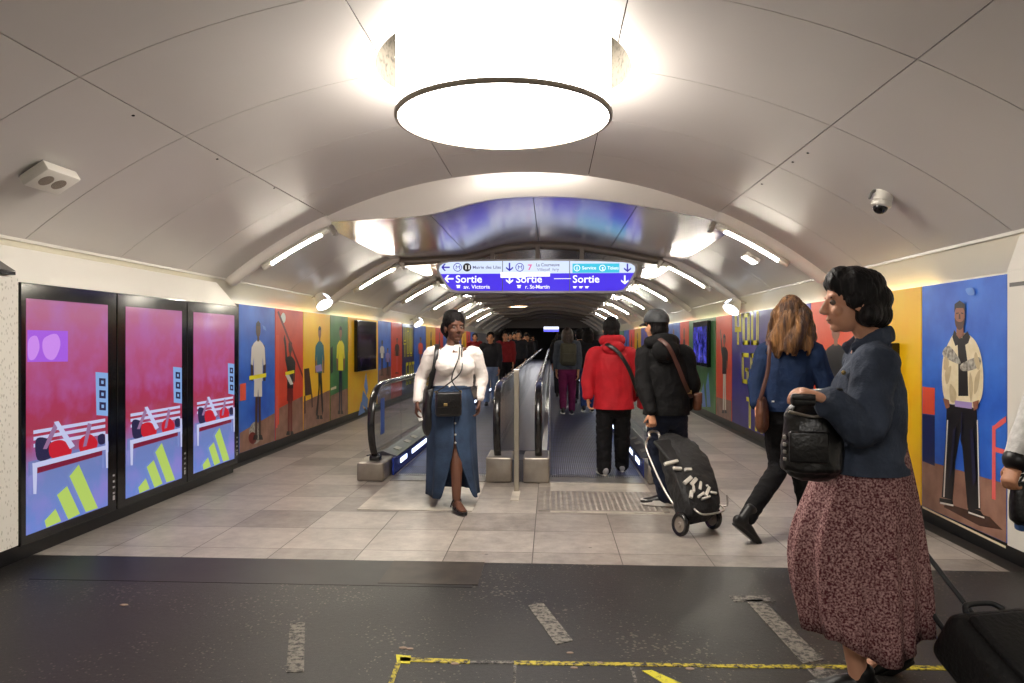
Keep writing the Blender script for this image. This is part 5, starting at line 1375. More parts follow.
# sandals
def sandal(par, an, fd, z):
    fd = V((fd.x, fd.y, 0)).normalized(); sd = fd.cross(UP); c = V((an.x, an.y, z))
    pts = []
    for i in range(24):
        a = 2 * PI * i / 24; pts.append(c + fd * (.065 + .13 * math.cos(a)) + sd * (.042 + .006 * math.cos(a)) * math.sin(a))
    o = MB().prism(pts, (0, 0, .024)).build('sandal', M_shoe_b, par, mods=(m_bevel(.004),))
    for a, h in ((.115, .04), (.06, .058)):
        strap('sandal_strap', [c + fd * a + sd * .042 + UP * .02, c + fd * a + sd * .02 + UP * h, c + fd * (a + .005) - sd * .02 + UP * h, c + fd * a - sd * .042 + UP * .02], .011, M_leather_b, o, .004, side=fd)
    strap('sandal_strap', [c - fd * .03 + sd * .04 + UP * .03, c + fd * .01 + sd * .036 + UP * .085, c + fd * .02 + UP * .095, c + fd * .01 - sd * .036 + UP * .085, c - fd * .03 - sd * .04 + UP * .03], .008, M_leather_b, o, .003, side=UP)
sandal(wA, J['anL'], fA + RT * .25, max(0.003, J['anL'].z - .088)); sandal(wA, J['anR'], fA, max(.003, J['anR'].z - .088))
# her bags
tb = thing('tote_bag', P(429, 430, t0), 'slouchy black tote hanging from the shoulder of the person in white top', 'bag')
bp = P(430, 408, t0 - .03)
mb = MB(); mb.tube([bp + UP * .15, bp + UP * .05, bp - UP * .12, bp - UP * .2], [(.055, .06), (.06, .08), (.07, .095), (.06, .08)], side=RT, n=18, steps=4)
garment('bag_body', mb, M_leather_b, tb, .007, .004, (10, 10, 6), 2.0)
strap('strap', [bp + UP * .16 + FW * .05, P(431.5, 372, t0 + .03), P(433.5, 352, t0 + .04), P(437, 344.5, t0), P(436.5, 352, t0 - .12), P(433, 375, t0 - .15), bp + UP * .16 - FW * .05], .018, M_leather_b, tb, .004, side=rA)
pb = thing('pouch_bag', P(446, 416, t0), 'black crossbody pouch on the front of the denim skirt', 'bag')
c = P(445, 402, t0) + fA * .215
mb = MB(); mb.obox(c, rA, fA, UP, .215, .075, .20, .025, 3); mb.obox(c + UP * .035 + fA * .034, rA, fA, UP, .20, .02, .12, .009, 3)
mb.build('pouch_body', M_leather_b, pb, smooth=True, angle=50)
MB().obox(c + UP * .0 + fA * .047 + rA * .03, rA, fA, UP, .03, .008, .022, .003).build('clasp', M_gold, pb)
for xq in (-.1, .1): MB().lathe([(.008, -.003), (.012, -.003), (.012, .003), (.008, .003)], Matrix.Translation(c + rA * xq + UP * .10) @ Matrix.Rotation(PI / 2, 4, 'X'), n=14, closed=True).build('ring', M_gold, pb)
strap('strap', [c + rA * .1 + UP * .1, P(456.5, 372, t0) + fA * .205, P(460, 352, t0) + fA * .09, P(462, 345, t0) + fA * .0, P(459, 352, t0) - fA * .12, P(447, 380, t0) - fA * .15], .0055, M_leather_b, pb, .003, side=rA)
strap('strap', [c - rA * .1 + UP * .1, P(448.5, 378, t0) + fA * .195, P(455.5, 358, t0) + fA * .17, P(459, 347, t0) + fA * .04], .005, M_leather_b, pb, .003, side=rA)
pp = thing('folded_paper', P(419, 418, t0), 'small folded white paper in the hand of the person in white top', 'paper')
M_paper = mat('paper', rgb(240, 240, 238), .6); c = P(419.5, 416.5, t0 - .09)
MB().obox(c, (RT * .9 + UP * .3).normalized(), FW, (UP * .9 - RT * .3).normalized(), .035, .003, .075, .001, 1).build('sheet', M_paper, pp)
MB().obox(c + FW * -.004 + RT * .006, (RT * .92 + UP * .25).normalized(), (FW + RT * .15).normalized(), (UP * .9 - RT * .3).normalized(), .03, .002, .07, .0008, 1).build('flap', M_paper, pp)

# ---------------------------------------------------------------- person in the cap with a shopping trolley
t0 = 6.0; fB = (FW * .98 - RT * .12).normalized(); rB = fB.cross(UP); hB = (FW * .9 - RT * .45).normalized()
J = px_joints(t0, dict(head=(656, 325.5), neck=(661, 343, -.02), chest=(665, 364), waist=(666, 392), hip=(666, 412),
    shL=(645, 354), elL=(644, 385, -.06), wrL=(651, 413, -.16), shR=(684, 354), elR=(692, 384, .02), wrR=(686, 408, .14),
    hpL=(658, 416), knL=(657, 458, .03), anL=(666, 498, -.02), hpR=(676, 416), knR=(679, 455, .2), anR=(676, 488, .42)))
wB = person(P(665, 508, t0), 'person in black cap and black hooded jacket seen from behind pulling a trolley')
body(wB, J, fB, hB, M_skin_m, 1.0, .005, hands={'L': dict(d=V((.1, -.35, -.85)), n=FW, th=-RT * .6 - FW * .3, curl=.95)}, hk=1.0, feet=False)
mb = MB(); hair_cap(mb, J['head'] - UP * .008, hB, .985)
garment('hair', mb, M_hair_b, wB, .006, .002, (50, 50, 50))
# cap
cp = J['head'] + UP * .045 - hB * .006; rH = hB.cross(UP); RH = Matrix((rH, hB, UP)).transposed()
mb = MB(); mb.ball(cp, .096, .113, .092, RH, 28, 20)
mb2 = bmesh.ops.bisect_plane(mb.bm, geom=mb.bm.verts[:] + mb.bm.edges[:] + mb.bm.faces[:], plane_co=cp - UP * .018, plane_no=UP, clear_inner=True)
M_cap = mat('cap_grey', rgb(46, 48, 50), .6, col2=rgb(84, 86, 88), vscale=7, contrast=(.45, .6), bump=.2, bscale=70)
hat = mb.build('cap', M_cap, wB, smooth=True, mods=(m_solid(.006, 1),))
rows = []
for j in range(5):
    rr = .108 + .02 * j
    rows.append([cp - UP * (.018 + .006 * j * j / 4 + .012 * abs(math.sin(a))) + hB * (math.cos(a) * rr * 1.02) + rH * (math.sin(a) * (.096 + .004 * j)) for a in [-1.15 + 2.3 * k / 14 for k in range(15)]])
MB().grid(rows).build('peak', M_cap, hat, smooth=True, mods=(m_solid(.005),))
strap('back_strap', [cp - UP * .012 + (-hB * math.cos(a) * .114 + rH * math.sin(a) * .098) for a in (-.5, -.25, 0, .25, .5)], .009, M_shoe_b, hat, .003, side=UP)
MB().ball(cp + UP * .092, .009, .009, .005).build('button', M_cap, hat, smooth=True)
M_blkj = fabric('black_cotton', rgb(14, 13, 14), .78, .2, 10, .3, 40)
def hood(mb):
    n = J['neck']
    mb.tube([n + rB * .09 + fB * .05 - UP * .01, n + rB * .105 - fB * .04 + UP * .01, n - fB * .10 + UP * .025, n - rB * .105 - fB * .04 + UP * .01, n - rB * .09 + fB * .05 - UP * .01], [(.035, .035), (.045, .05), (.05, .06), (.045, .05), (.035, .035)], n=14, steps=4)
    mb.ball(n - fB * .12 - UP * .065, .12, .055, .095, Matrix((rB, fB, UP)).transposed())
jacket(wB, J, fB, M_blkj, 'hooded_jacket', (.195, .135), (.20, .145), -.02, (.082, .072, .052), .007, .006, .98, 7.0, hood)
M_jean_d = fabric('jeans_dark', rgb(24, 30, 46), .8, .25, 8, .2, 60)
trousers(wB, J, fB, M_jean_d, .098, .075, .068, 1.0, .007, .0, .006, 4.0)
shoe(wB, V((J['anL'].x, J['anL'].y, .09)), (FW * .35 - RT * .94), M_shoe_b, M_sole, 0.018, 1.08, sh=.042)
shoe(wB, V((J['anR'].x, J['anR'].y, .09)), fB, M_shoe_b, M_sole, 0.018, 1.08, sh=.042)
# brown crossbody bag
sb = thing('shoulder_bag', P(693, 408, t0), 'brown crossbody bag on the hip of the person in black cap', 'bag')
c = P(697, 401, t0 + .05)
MB().obox(c, (FW * .9 + RT * .2).normalized(), (RT * .9 - FW * .2).normalized(), UP, .20, .07, .15, .022, 3).build('bag_body', M_leather_br, sb, smooth=True, angle=50)
MB().obox(c + UP * .03 + RT * .035, (FW * .9 + RT * .2).normalized(), (RT * .9 - FW * .2).normalized(), UP, .19, .012, .09, .005).build('flap', M_leather_br, sb, smooth=True, angle=50)
M_strapbr = mat('strap_brown', rgb(74, 40, 30), .5)
strap('strap', [P(651, 345, t0 + .09), P(651, 337.5, t0 - .02), P(657, 337.5, t0 - .13), P(668, 346, t0 - .23), P(677, 364, t0 - .215), P(685, 384, t0 - .185), P(691, 396, t0 - .08), P(692.5, 397, t0 + .02)], .017, M_strapbr, sb, .004, side=(RT * .8 + UP * .5).normalized())
MB().obox(P(689.5, 392, t0 - .12), RT, FW, UP, .035, .02, .03, .004).build('buckle', M_gold, sb)

# shopping trolley
tr = thing('shopping_trolley', (G(697, 533).x, G(697, 533).y, 0), 'black two-wheeled shopping trolley with white print dragged tilted over the tiles', 'shopping trolley')
wl, wr2 = G(680.5, 536), G(713, 529)
RW = .085
axl = (wr2 - wl).normalized(); cw = (wl + wr2) / 2 + UP * RW
hd = P(652, 428, t0 - .17)
hd = P(648, 428, t0 - .17)
up_t = (hd - cw).normalized(); fn = axl.cross(up_t).normalized()   # fn: outward face normal
if fn.dot(FW) > 0: fn = -fn
M_trbag = mat('trolley_fabric', rgb(22, 21, 22), .7, bump=.3, bscale=50)
def tq(a, u, n): return cw + axl * a + up_t * u + fn * n
mb = MB()
mb.tube([tq(0, .03, .05), tq(0, .06, .055), tq(0, .28, .075), tq(0, .52, .065), tq(0, .68, .045), tq(0, .76, .03)], [(.155, .10), (.172, .115), (.178, .12), (.165, .105), (.14, .07), (.11, .045)], side=axl, n=28, steps=4)
b = mb.bm
for v in b.verts:   # squarer section
    d = v.co - cw; a, n_ = d.dot(axl), d.dot(fn) - .05; u = d.dot(up_t)
    s_ = max(abs(a) / .17, abs(n_) / .115, 1e-3); rr_ = math.hypot(a / .17, n_ / .115); k_ = 1 + .95 * (rr_ / s_ - 1)
    v.co = cw + axl * a * k_ * .98 + fn * (n_ * k_ + .05) + up_t * u
bag = mb.build('bag_body', M_trbag, tr, smooth=True, mods=(m_remesh(.008), m_smooth(2)))
wrinkle(bag, .004, (10, 10, 10), 5); bag.data.polygons.foreach_set('use_smooth', [True] * len(bag.data.polygons))
mb = MB(); mb.obox(tq(0, .56, .125), axl, (up_t - fn * .22).normalized(), (fn + up_t * .22).normalized(), .25, .26, .03, .012, 3); mb.build('flap', M_trbag, tr, smooth=True, angle=50)
M_print = mat('trolley_print', rgb(206, 200, 190), .7)
random.seed(11)
mb = MB()
for (a, u, w_, h_, rot) in ((-.08, .24, .09, .024, .4), (.07, .30, .07, .02, -.5), (-.12, .12, .06, .02, .9), (.12, .24, .05, .02, .2), (.03, .34, .08, .02, .1), (-.14, .42, .02, .13, .1), (-.11, .36, .07, .018, -.2), (-.03, .22, .025, .08, .5), (.02, .19, .10, .018, .9), (.03, .25, .05, .016, .8), (.05, .12, .09, .02, .7), (-.03, .10, .07, .016, .3), (.09, .17, .06, .014, .2), (.10, .10, .05, .014, -.3), (-.07, .16, .05, .014, 1.1), (.0, .07, .08, .012, .1), (-.02, .33, .06, .02, -.1)):
    e1 = axl * math.cos(rot) + up_t * math.sin(rot); e2 = up_t * math.cos(rot) - axl * math.sin(rot)
    mb.obox(tq(a, u, .182 if u < .34 else .172), e1, e2, fn, (w_ if w_ > h_ else h_) * 1.15, min(w_, h_) * 1.3, .02, .004)
mb.build('printed_motif', M_print, tr)
for a, nm in ((-.19, wl), (.19, wr2)):
    M = Matrix((up_t, fn, axl)).transposed().to_4x4(); M.translation = nm + UP * RW
    w_ = MB().lathe([(RW * .66, -.016), (RW * .9, -.02), (RW, -.010), (RW, .010), (RW * .9, .02), (RW * .66, .016)], M, n=32, closed=True).build('wheel', M_rubber, tr, smooth=True, angle=50)
    MB().lathe([(.001, -.014), (.014, -.018), (.02, -.008), (RW * .64, -.008), (RW * .68, -.013), (RW * .68, .013), (RW * .64, .008), (.02, .008), (.014, .018), (.001, .014)], M, n=28).build('wheel_hub', mat('hub_grey', rgb(128, 118, 108), .5), w_, smooth=True, angle=40)
wid = (wr2 - wl).length / 2
mb = MB(); mb.cyl(cw - axl * wid, cw + axl * wid, .008, n=10)
for s in (-1, 1):
    mb.tube([tq(s * .10, -.01, .0), tq(s * .10, .3, -.055), tq(s * .10, .6, -.045), tq(s * .085, .76, -.03), tq(.045 + s * .055, .83, -.02)], [.009] * 5, n=8)
mb.tube([tq(-.01, .82, -.02), tq(-.005, .86, -.015), tq(.045, .872, -.01), tq(.095, .86, -.015), tq(.1, .82, -.02)], [.011] * 5, n=8)
mb.tube([tq(-.13, .04, .14), tq(-.13, -.03, .17), tq(-.08, -.06, .18), tq(.08, -.06, .18), tq(.13, -.03, .17), tq(.13, .04, .14)], [.007] * 6, n=8)
mb.tube([tq(.15, .03, .12), tq(.19, -.01, .16), tq(.2, .05, .2)], [.007] * 3, n=8)
mb.build('frame', M_steel, tr, smooth=True, angle=60)

# ---------------------------------------------------------------- person in the red jacket
t0 = 7.35; fC = (FW * .99 + RT * .02).normalized(); rC = fC.cross(UP)
J = px_joints(t0, dict(head=(611, 329.5, .02), neck=(612, 343), chest=(612.5, 362), waist=(613, 388), hip=(613.5, 404),
    shL=(594, 354), elL=(588, 379, .0), wrL=(588, 397, -.05), shR=(630, 354), elR=(636, 379, .05), wrR=(632, 398, .14),
    hpL=(605, 408), knL=(604, 440, .03), anL=(604, 470, .0), hpR=(622, 408), knR=(622, 440, .1), anR=(622, 466, .22)))
wC = person(P(613, 476, t0), 'person in loose red hooded jacket and black trousers seen from behind on the walkway')
body(wC, J, fC, fC, M_skin_m, 1.0, .006, feet=False, hk=.98, hands={'L': dict(d=V((.05, .1, -1)), curl=.5)})
mb = MB(); hair_cap(mb, J['head'] - UP * .004, fC, 1.04); mb.ball(J['head'] - fC * .055 - UP * .03, .082, .06, .075)
garment('hair', mb, M_hair_b, wC, .007, .004, (30, 30, 20))
M_redj = fabric('red_jacket', rgb(172, 26, 36), .7, .15, 7, .2, 20)
def hoodC(mb):
    n = J['neck']
    mb.tube([n + rC * .08 + fC * .07 + UP * .01, n + rC * .105 - fC * .03 + UP * .03, n - fC * .085 + UP * .045, n - rC * .105 - fC * .03 + UP * .03, n - rC * .08 + fC * .07 + UP * .01], [(.025, .03), (.03, .045), (.035, .05), (.03, .045), (.025, .03)], n=14, steps=4)
    mb.ball(n - fC * .10 - UP * .045, .12, .045, .07, Matrix((rC, fC, UP)).transposed())
jacket(wC, J, fC, M_redj, 'hooded_jacket', (.19, .14), (.215, .16), -.045, (.074, .072, .056), .008, .005, 1.0, 1.0, hoodC, (8, 8, 3))
M_blkt = fabric('black_trousers', rgb(17, 16, 18), .8, .2, 8, .25, 50)
trousers(wC, J, fC, M_blkt, .1, .083, .072, 1.0, .008, .0, .006, 6.0)
shoe(wC, J['anL'], (fC - RT * .2), M_shoe_g, M_sole, .018, 1.05, vox=.006); shoe(wC, J['anR'], (fC + RT * .1), M_shoe_g, M_sole, .018, 1.05, vox=.006)
sb = thing('shoulder_bag', P(637, 404, t0), 'small red bag with black crossbody strap on the red jacketed person', 'bag')
c = P(641, 401, t0 + .1)
MB().obox(c, FW, RT, UP, .2, .06, .16, .02, 3).build('bag_body', M_redj, sb, smooth=True, angle=50)
strap('strap', [P(601, 346, t0 + .1), P(606, 344, t0 - .12), P(618, 352, t0 - .185), P(629, 369, t0 - .19), P(636, 388, t0 - .1), P(637.5, 396, t0 + .08)], .02, M_leather_b, sb, .004, side=(RT * .8 + UP * .6).normalized())
MB().obox(c + UP * .02 + RT * .033, FW, RT, UP, .17, .01, .08, .004).build('pocket', M_redj, sb, smooth=True, angle=50)

# ---------------------------------------------------------------- long-haired woman in the blue jacket
t0 = 5.2; fD = (FW * .88 + RT * .48).normalized(); rD = fD.cross(UP)
J = px_joints(t0, dict(head=(791, 313), neck=(790, 338), chest=(789, 364), waist=(787, 393), hip=(785, 413),
    shL=(766, 352, .09), elL=(757, 382, .05), wrL=(757, 405, -.02), shR=(814, 352, -.09), elR=(826, 386, -.10), wrR=(824, 414, .02),
    hpL=(777, 418, .05), knL=(778, 468, .02), anL=(746, 520, -.27), hpR=(794, 418, -.05), knR=(800, 468, .06), anR=(810, 526, .08)))
wD = person(P(783, 540, t0), 'person with long wavy brown hair in dark blue jacket walking away with brown bag')
body(wD, J, fD, fD, M_skin_l, .98, .005, feet=False, hands={'L': dict(curl=.8)})
# hair: falls over the back in wavy locks
mb = MB(); hair_cap(mb, J['head'] - UP * .002, fD, 1.03)
c = J['head']; random.seed(5)
for k in range(26):
    a = -1.9 + 3.8 * k / 25
    st = c + UP * .05 + (-fD * math.cos(a) * .072 + rD * math.sin(a) * .070)
    ln = .30 + .06 * math.cos(a * 1.0) + random.uniform(-.04, .03)
    ds = (-fD * math.cos(a) * .075 + rD * math.sin(a) * .085)
    pts = [c + UP * .07 + (st - c - UP * .05) * .6, st]
    for j in range(1, 6):
        q_ = j / 5; wv = .012 * math.sin(j * 2.1 + k * 1.3)
        pts.append(st + ds * (.25 + .75 * min(1, q_ * 1.3)) * (.9 if abs(a) > 1.2 else 1.0) - UP * ln * q_ + rD * wv - fD * .01 * math.sin(j * 1.7 + k))
    mb.tube(pts, [.02, .03, .031, .03, .027, .021, .010], n=8, steps=2)
garment('hair', mb, M_hair_br, wD, .006, .004, (38, 38, 7), 1.0, 2)
M_blue = fabric('blue_jacket', rgb(24, 42, 74), .8, .15, 9, .25, 40)
def collarD(mb):
    n = J['neck']; mb.tube([n + rD * .07 + fD * .05, n - fD * .075 + UP * .01, n - rD * .07 + fD * .05], [.022, .03, .022], n=10, steps=4)
jacket(wD, J, fD, M_blue, 'jacket', (.18, .125), (.175, .14), .02, (.076, .066, .052), .007, .005, .98, 9.0, collarD)
MB().obox(P(776, 400, t0) - fD * .14, RT, FW, UP, .018, .006, .012, .002).build('label_tag', M_sole, wD)
trousers(wD, J, fD, M_blkt, .10, .073, .058, 1.0, .007, .02, .005, 2.0)
strap('belt', [J['hip'] + UP * .075 + (fD * math.cos(a) * .118 + rD * math.sin(a) * .16) for a in [2 * PI * k / 20 for k in range(21)]], .018, M_strapbr, wD, .004, side=UP)
hl, tl = P(740, 528, t0 - .30), P(754, 541, t0 - .22); 
shoe(wD, J['anL'], (RT * .75 + FW * .15 - UP * .62), M_shoe_b, None, None, 1.0, .06)
shoe(wD, V((J['anR'].x, J['anR'].y, .09)), fD, M_shoe_b, None, .006, 1.0, .06)
sb = thing('shoulder_bag', P(764, 425, t0), 'tan brown leather shoulder bag under the arm of the long-haired person', 'bag')
c = P(762, 413, t0 - .04)
mb = MB(); mb.tube([c + UP * .10, c + UP * .02, c - UP * .09, c - UP * .12], [(.085, .03), (.11, .045), (.105, .048), (.085, .035)], side=(fD * .9 - RT * .1).normalized(), n=20, steps=4)
garment('bag_body', mb, M_leather_br, sb, .006, .003, (10, 10, 8), 3.0)
strap('strap', [c + UP * .10 + fD * .09, P(765, 372, t0 + .02), P(767.5, 345, t0 + .03), P(768.5, 337.5, t0 + .05), P(769.5, 346, t0 - .10), P(767.5, 372, t0 - .12), c + UP * .10 - fD * .09], .014, M_strapbr, sb, .004, side=rD)
MB().obox(c + UP * .085 - rD * .05, fD, rD, UP, .03, .01, .02, .003).build('clasp', M_gold, sb)

# ---------------------------------------------------------------- woman in the grey denim jacket passing close by
t0 = 2.85; fE = (-RT * .97 + FW * .20).normalized(); rE = fE.cross(UP)     # her right is away from the viewer
J = px_joints(t0, dict(head=(851, 300), neck=(871, 342), chest=(868, 388), waist=(864, 440), hip=(862, 474),
    shL=(876, 364, -.165), elL=(866, 430, -.21), wrL=(828, 401, -.24), shR=(864, 364, .165), elR=(886, 430, .28), wrR=(876, 486, .32),
    hpL=(860, 482, -.085), knL=(846, 580, -.09), anL=(858, 676, -.06), hpR=(864, 482, .085), knR=(870, 580, .10), anR=(890, 650, .16)))
wE = person(P(862, 690, t0), 'person with short dark hair in grey denim jacket and flowing red patterned skirt')
tiltE = (UP + fE * .10).normalized()
body(wE, J, fE, (fE + UP * 0).normalized(), M_skin_l, .98, .0042, hk=1.0, tilt=tiltE,
     hands={'L': dict(d=(fE * .9 + UP * .32).normalized(), n=-UP, th=UP * .3 + FW * .9, curl=.55), 'R': dict(d=(-UP * .9 + fE * .2).normalized(), n=FW * -1, th=fE, curl=.95)}, footdir={'L': fE, 'R': (fE * .9 - UP * .35)})
mb = MB(); hair_cap(mb, J['head'] - UP * .0, fE, 1.05, tilt=tiltE)
cE = J['head']
for (x, y, z, rx) in ((0, -.085, -.06, .062), (-.055, -.045, -.06, .05), (.055, -.045, -.06, .05), (-.068, .0, -.005, .035), (.068, .0, -.005, .035), (0, .03, .078, .06), (-.03, .055, .068, .036), (.03, .055, .068, .036), (0, -.06, .05, .075), (0, -.085, .0, .07)):
    mb.ball(cE + rE * x + fE * y + tiltE * z, rx)
garment('hair', mb, M_hair_g, wE, .006, .003, (34, 34, 14), 8.0, 3)
M_gden = fabric('grey_denim', rgb(62, 70, 86), .8, .22, 10, .3, 70)
def collarE(mb):
    n = J['neck']
    mb.tube([n + rE * .07 + fE * .075 - UP * .03, n + rE * .085 - fE * .01 + UP * .02, n - fE * .075 + UP * .03, n - rE * .085 - fE * .01 + UP * .02, n - rE * .07 + fE * .075 - UP * .03], [(.014, .026), (.014, .034), (.016, .034), (.014, .034), (.014, .026)], n=12, steps=4)
    e, w_ = J['elL'], J['wrL']; d = (w_ - e).normalized()
    mb.tube([w_ - d * .055, w_ - d * .005], [.058, .06], n=16, steps=1)
jkE = jacket(wE, J, fE, M_gden, 'denim_jacket', (.19, .128), (.195, .172), .02, (.082, .074, .055), .006, .007, .95, 5.0, collarE, (9, 9, 7))
for k in range(4):
    MB().ball(P(842 - k * 3.2, 372 + 25 * k, t0) - FW * .06 + fE * .02, .009, .006, .009).build('button', M_gold, jkE, smooth=True)
# skirt
M_skirt = mat('leaf_print_skirt', rgb(92, 46, 52), .8, col2=rgb(196, 156, 152), vscale=130, contrast=(.40, .66), bump=.2, bscale=30, detail=5, spec=.2)
def skirtE():
    mb = MB(); rows = []
    cy = [(438, 864, 36, .160), (476, 862, 45, .182), (505, 857, 53, .19), (535, 853, 59, .20), (565, 853, 61, .21), (595, 855, 60, .22), (1.0, 857, 57, .225)]
    n = 96
    hem = []
    for k in range(n + 1):
        a = 2 * PI * k / n       # 0 = front (image left), pi/2 = towards viewer
        s_ = math.sin(a); cc_ = math.cos(a)
        h_ = 604 + 30 * max(0, s_) ** .7 + 16 * max(0, -cc_) * (1 - max(0, s_) * .6) + 7 * math.sin(a * 4 + .6) + 24 * max(0, -s_)
        hem.append(h_)
    for i, (y, cx, hw, dp) in enumerate(cy):
        row = []
        for k in range(n + 1):
            a = 2 * PI * k / n; q_ = i / 6
            fold = 1 + q_ * (.065 * math.sin(a * 7 + .4) + .055 * math.sin(a * 13 + 2 + q_) + .03 * math.sin(a * 23))
            yy_ = y if i < 6 else hem[k]
            if 2 < i < 6: yy_ = 505 + (hem[k] - 505) * ((i - 2) / 4) if True else y
            c = P(cx, yy_, t0)
            lob = 1 + .07 * q_ * max(0, -math.cos(a)) - .05 * (i == 6) * max(0, math.cos(a))
            row.append(c + fE * (math.cos(a) * hw / 249 * fold * lob) - rE * (math.sin(a) * dp * fold))
        rows.append(row)
    mb.grid(rows)
    bmesh.ops.remove_doubles(mb.bm, verts=mb.bm.verts[:], dist=1e-5)
    return mb.build('skirt', M_skirt, wE, smooth=True, mods=(m_subd(1), m_solid(.004)))
skirtE()
shoe(wE, V((J['anL'].x, J['anL'].y, .085)), fE, M_shoe_b, None, .004, .98); shoe(wE, J['anR'], (fE * .85 - UP * .42), M_shoe_b, None, None, .98)
# black handbag at her front
hb = thing('handbag', P(812, 470, t0 - .2), 'glossy black handbag carried on the forearm of the person in grey denim jacket', 'handbag')
c = P(812, 437, t0 - .10); ea, eb = (RT * .96 - FW * .28).normalized(), (FW * .96 + RT * .28).normalized()
mb = MB(); mb.tube([c + UP * .125, c + UP * .09, c - UP * .02, c - UP * .115, c - UP * .13], [(.085, .03), (.10, .05), (.112, .07), (.115, .075), (.10, .06)], side=ea, n=28, steps=4)
garment('bag_body', mb, M_leather_b, hb, .006, .004, (9, 9, 9), 4.0)
mb = MB(); mb.obox(c - UP * .03 - eb * .075 - ea * .02, ea, eb, UP, .14, .025, .12, .01, 3); mb.build('front_pocket', M_leather_b, hb, smooth=True, angle=50)
mb = MB(); mb.tube([c + UP * .10 - ea * .085 - eb * .045, c + UP * .085 - eb * .066, c + UP * .10 + ea * .085 - eb * .045], [.006] * 3, n=8); mb.build('zip', M_steel, hb, smooth=True)
for k in range(4): MB().obox(c - UP * (.0 + .028 * k) - ea * .102 - eb * .03, ea, eb, UP, .012, .03, .014, .003).build('stud', M_steel, hb)
for s in (-1, 1):
    strap('strap', [c + UP * .10 - ea * .07 + eb * .03 * s, c + UP * .17 - ea * .03 + eb * .02 * s, P(840, 398, t0 - .24 + .03 * s) + UP * .03, c + UP * .17 + ea * .07 + eb * .02 * s, c + UP * .10 + ea * .07 + eb * .03 * s], .008, M_leather_b, hb, .006, side=eb)
cam2 = thing('dark_pouch', P(797, 402, t0 - .25), 'small black pouch under the hand of the person in grey denim jacket', 'pouch')
c2 = P(803, 400, t0 - .26)
MB().obox(c2, ea, eb, UP, .085, .055, .045, .014, 3).build('pouch_body', M_leather_b, cam2, smooth=True, angle=50)
MB().obox(c2 + UP * .012 - eb * .027, ea, eb, UP, .08, .01, .022, .004).build('flap', M_leather_b, cam2, smooth=True, angle=50)
# suitcase trailing behind her
M_case = mat('suitcase_fabric', rgb(14, 14, 15), .6, bump=.3, bscale=60); M_caseh = mat('suitcase_plastic', rgb(40, 42, 44), .4)
su = thing('suitcase', (P(1000, 690, 2.6).x, P(1000, 690, 2.6).y, 0), 'black wheeled suitcase trailing on its long handle at the lower right corner', 'suitcase')
hp = J['wrR'] - UP * .085 + fE * .02
top = P(978, 622, 2.62); axv = (hp - top).normalized(); sdv = axv.cross(UP).normalized(); nv = sdv.cross(axv).normalized()
if nv.z < 0: nv = -nv
cc = top - axv * .26 - nv * .02
mb = MB(); mb.obox(cc, sdv, axv, nv, .36, .52, .22, .05, 4); mb.build('case_body', M_case, su, smooth=True, angle=50)
mb = MB(); mb.obox(cc + nv * .115 + axv * .04, sdv, axv, nv, .27, .34, .04, .015, 3); mb.build('front_pocket', M_case, su, smooth=True, angle=50)
mb = MB()
for s in (-1, 1): mb.cyl(top - axv * .02 + sdv * .085 * s - nv * .08, hp + sdv * .085 * s * 1.0, .010, n=10)
mb.build('telescopic_handle', M_caseh, su, smooth=True, angle=60)
mb = MB(); mb.tube([hp + sdv * .09, hp + axv * .012 + sdv * .05, hp + axv * .012 - sdv * .05, hp - sdv * .09], [.016] * 4, n=10); mb.build('grip', M_rubber, su, smooth=True)
mb = MB(); mb.tube([top + sdv * .08 + nv * .06, top + axv * .03 + sdv * .05 + nv * .06, top + axv * .03 - sdv * .05 + nv * .06, top - sdv * .08 + nv * .06], [.011] * 4, n=8); mb.build('carry_handle', M_caseh, su, smooth=True)
for s in (-1, 1):
    q_ = cc - axv * .27 + sdv * .13 * s - nv * .1
    M = Matrix((axv, nv, sdv)).transposed().to_4x4(); M.translation = V((q_.x, q_.y, max(.035, q_.z - .0)))
    MB().lathe([(.001, -.015), (.035, -.015), (.038, -.008), (.038, .008), (.035, .015), (.001, .015)], M, n=20).build('wheel', M_rubber, su, smooth=True, angle=50)

# ---------------------------------------------------------------- person at the right edge
t0 = 3.1; fF = (FW * .95 - RT * .3).normalized()
B = P(1092, 500, t0); J = std_joints(B, fF, 1.72)
J.update(px_joints(t0, dict(elL=(1040, 408, .02), wrL=(1017, 462, -.02))))
wF = person(B, 'person in pale speckled jacket at the very right edge, only a sleeve in view')
body(wF, J, fF, fF, M_skin_m, 1.0, .006, feet=False, hands={'L': dict(curl=.8)})
mb = MB(); hair_cap(mb, J['head'], fF, 1.03); garment('hair', mb, M_hair_b, wF, .008, .003, (40, 40, 40))
jacket(wF, J, fF, fabric('pale_speckle', rgb(214, 212, 208), .8, .1, 40, .2, 40), 'jacket', (.2, .14), (.215, .155), -.03, (.085, .07, .056), .008, .006, .97, 2.2)
d = (J['wrL'] - J['elL']).normalized()
mb = MB(); mb.tube([J['wrL'] - d * .02, J['wrL'] + d * .004], [.058, .058], n=16, steps=1); mb.build('cuff', M_shoe_b, wF, smooth=True, angle=50)
trousers(wF, J, fF, M_jean_d, seed=9.0); shoe(wF, J['anL'], fF, M_shoe_b, M_sole, .005); shoe(wF, J['anR'], fF, M_shoe_b, M_sole, .005)
sb = thing('shopping_bag', P(1022, 520, t0), 'dark bag hanging from the hand at the right edge', 'bag')
c = P(1024, 502, t0 - .03)
mb = MB(); mb.tube([c + UP * .07, c + UP * .03, c - UP * .07, c - UP * .085], [(.05, .03), (.055, .04), (.06, .045), (.05, .035)], side=RT, n=20, steps=3); garment('bag_body', mb, M_leather_b, sb, .006, .003)
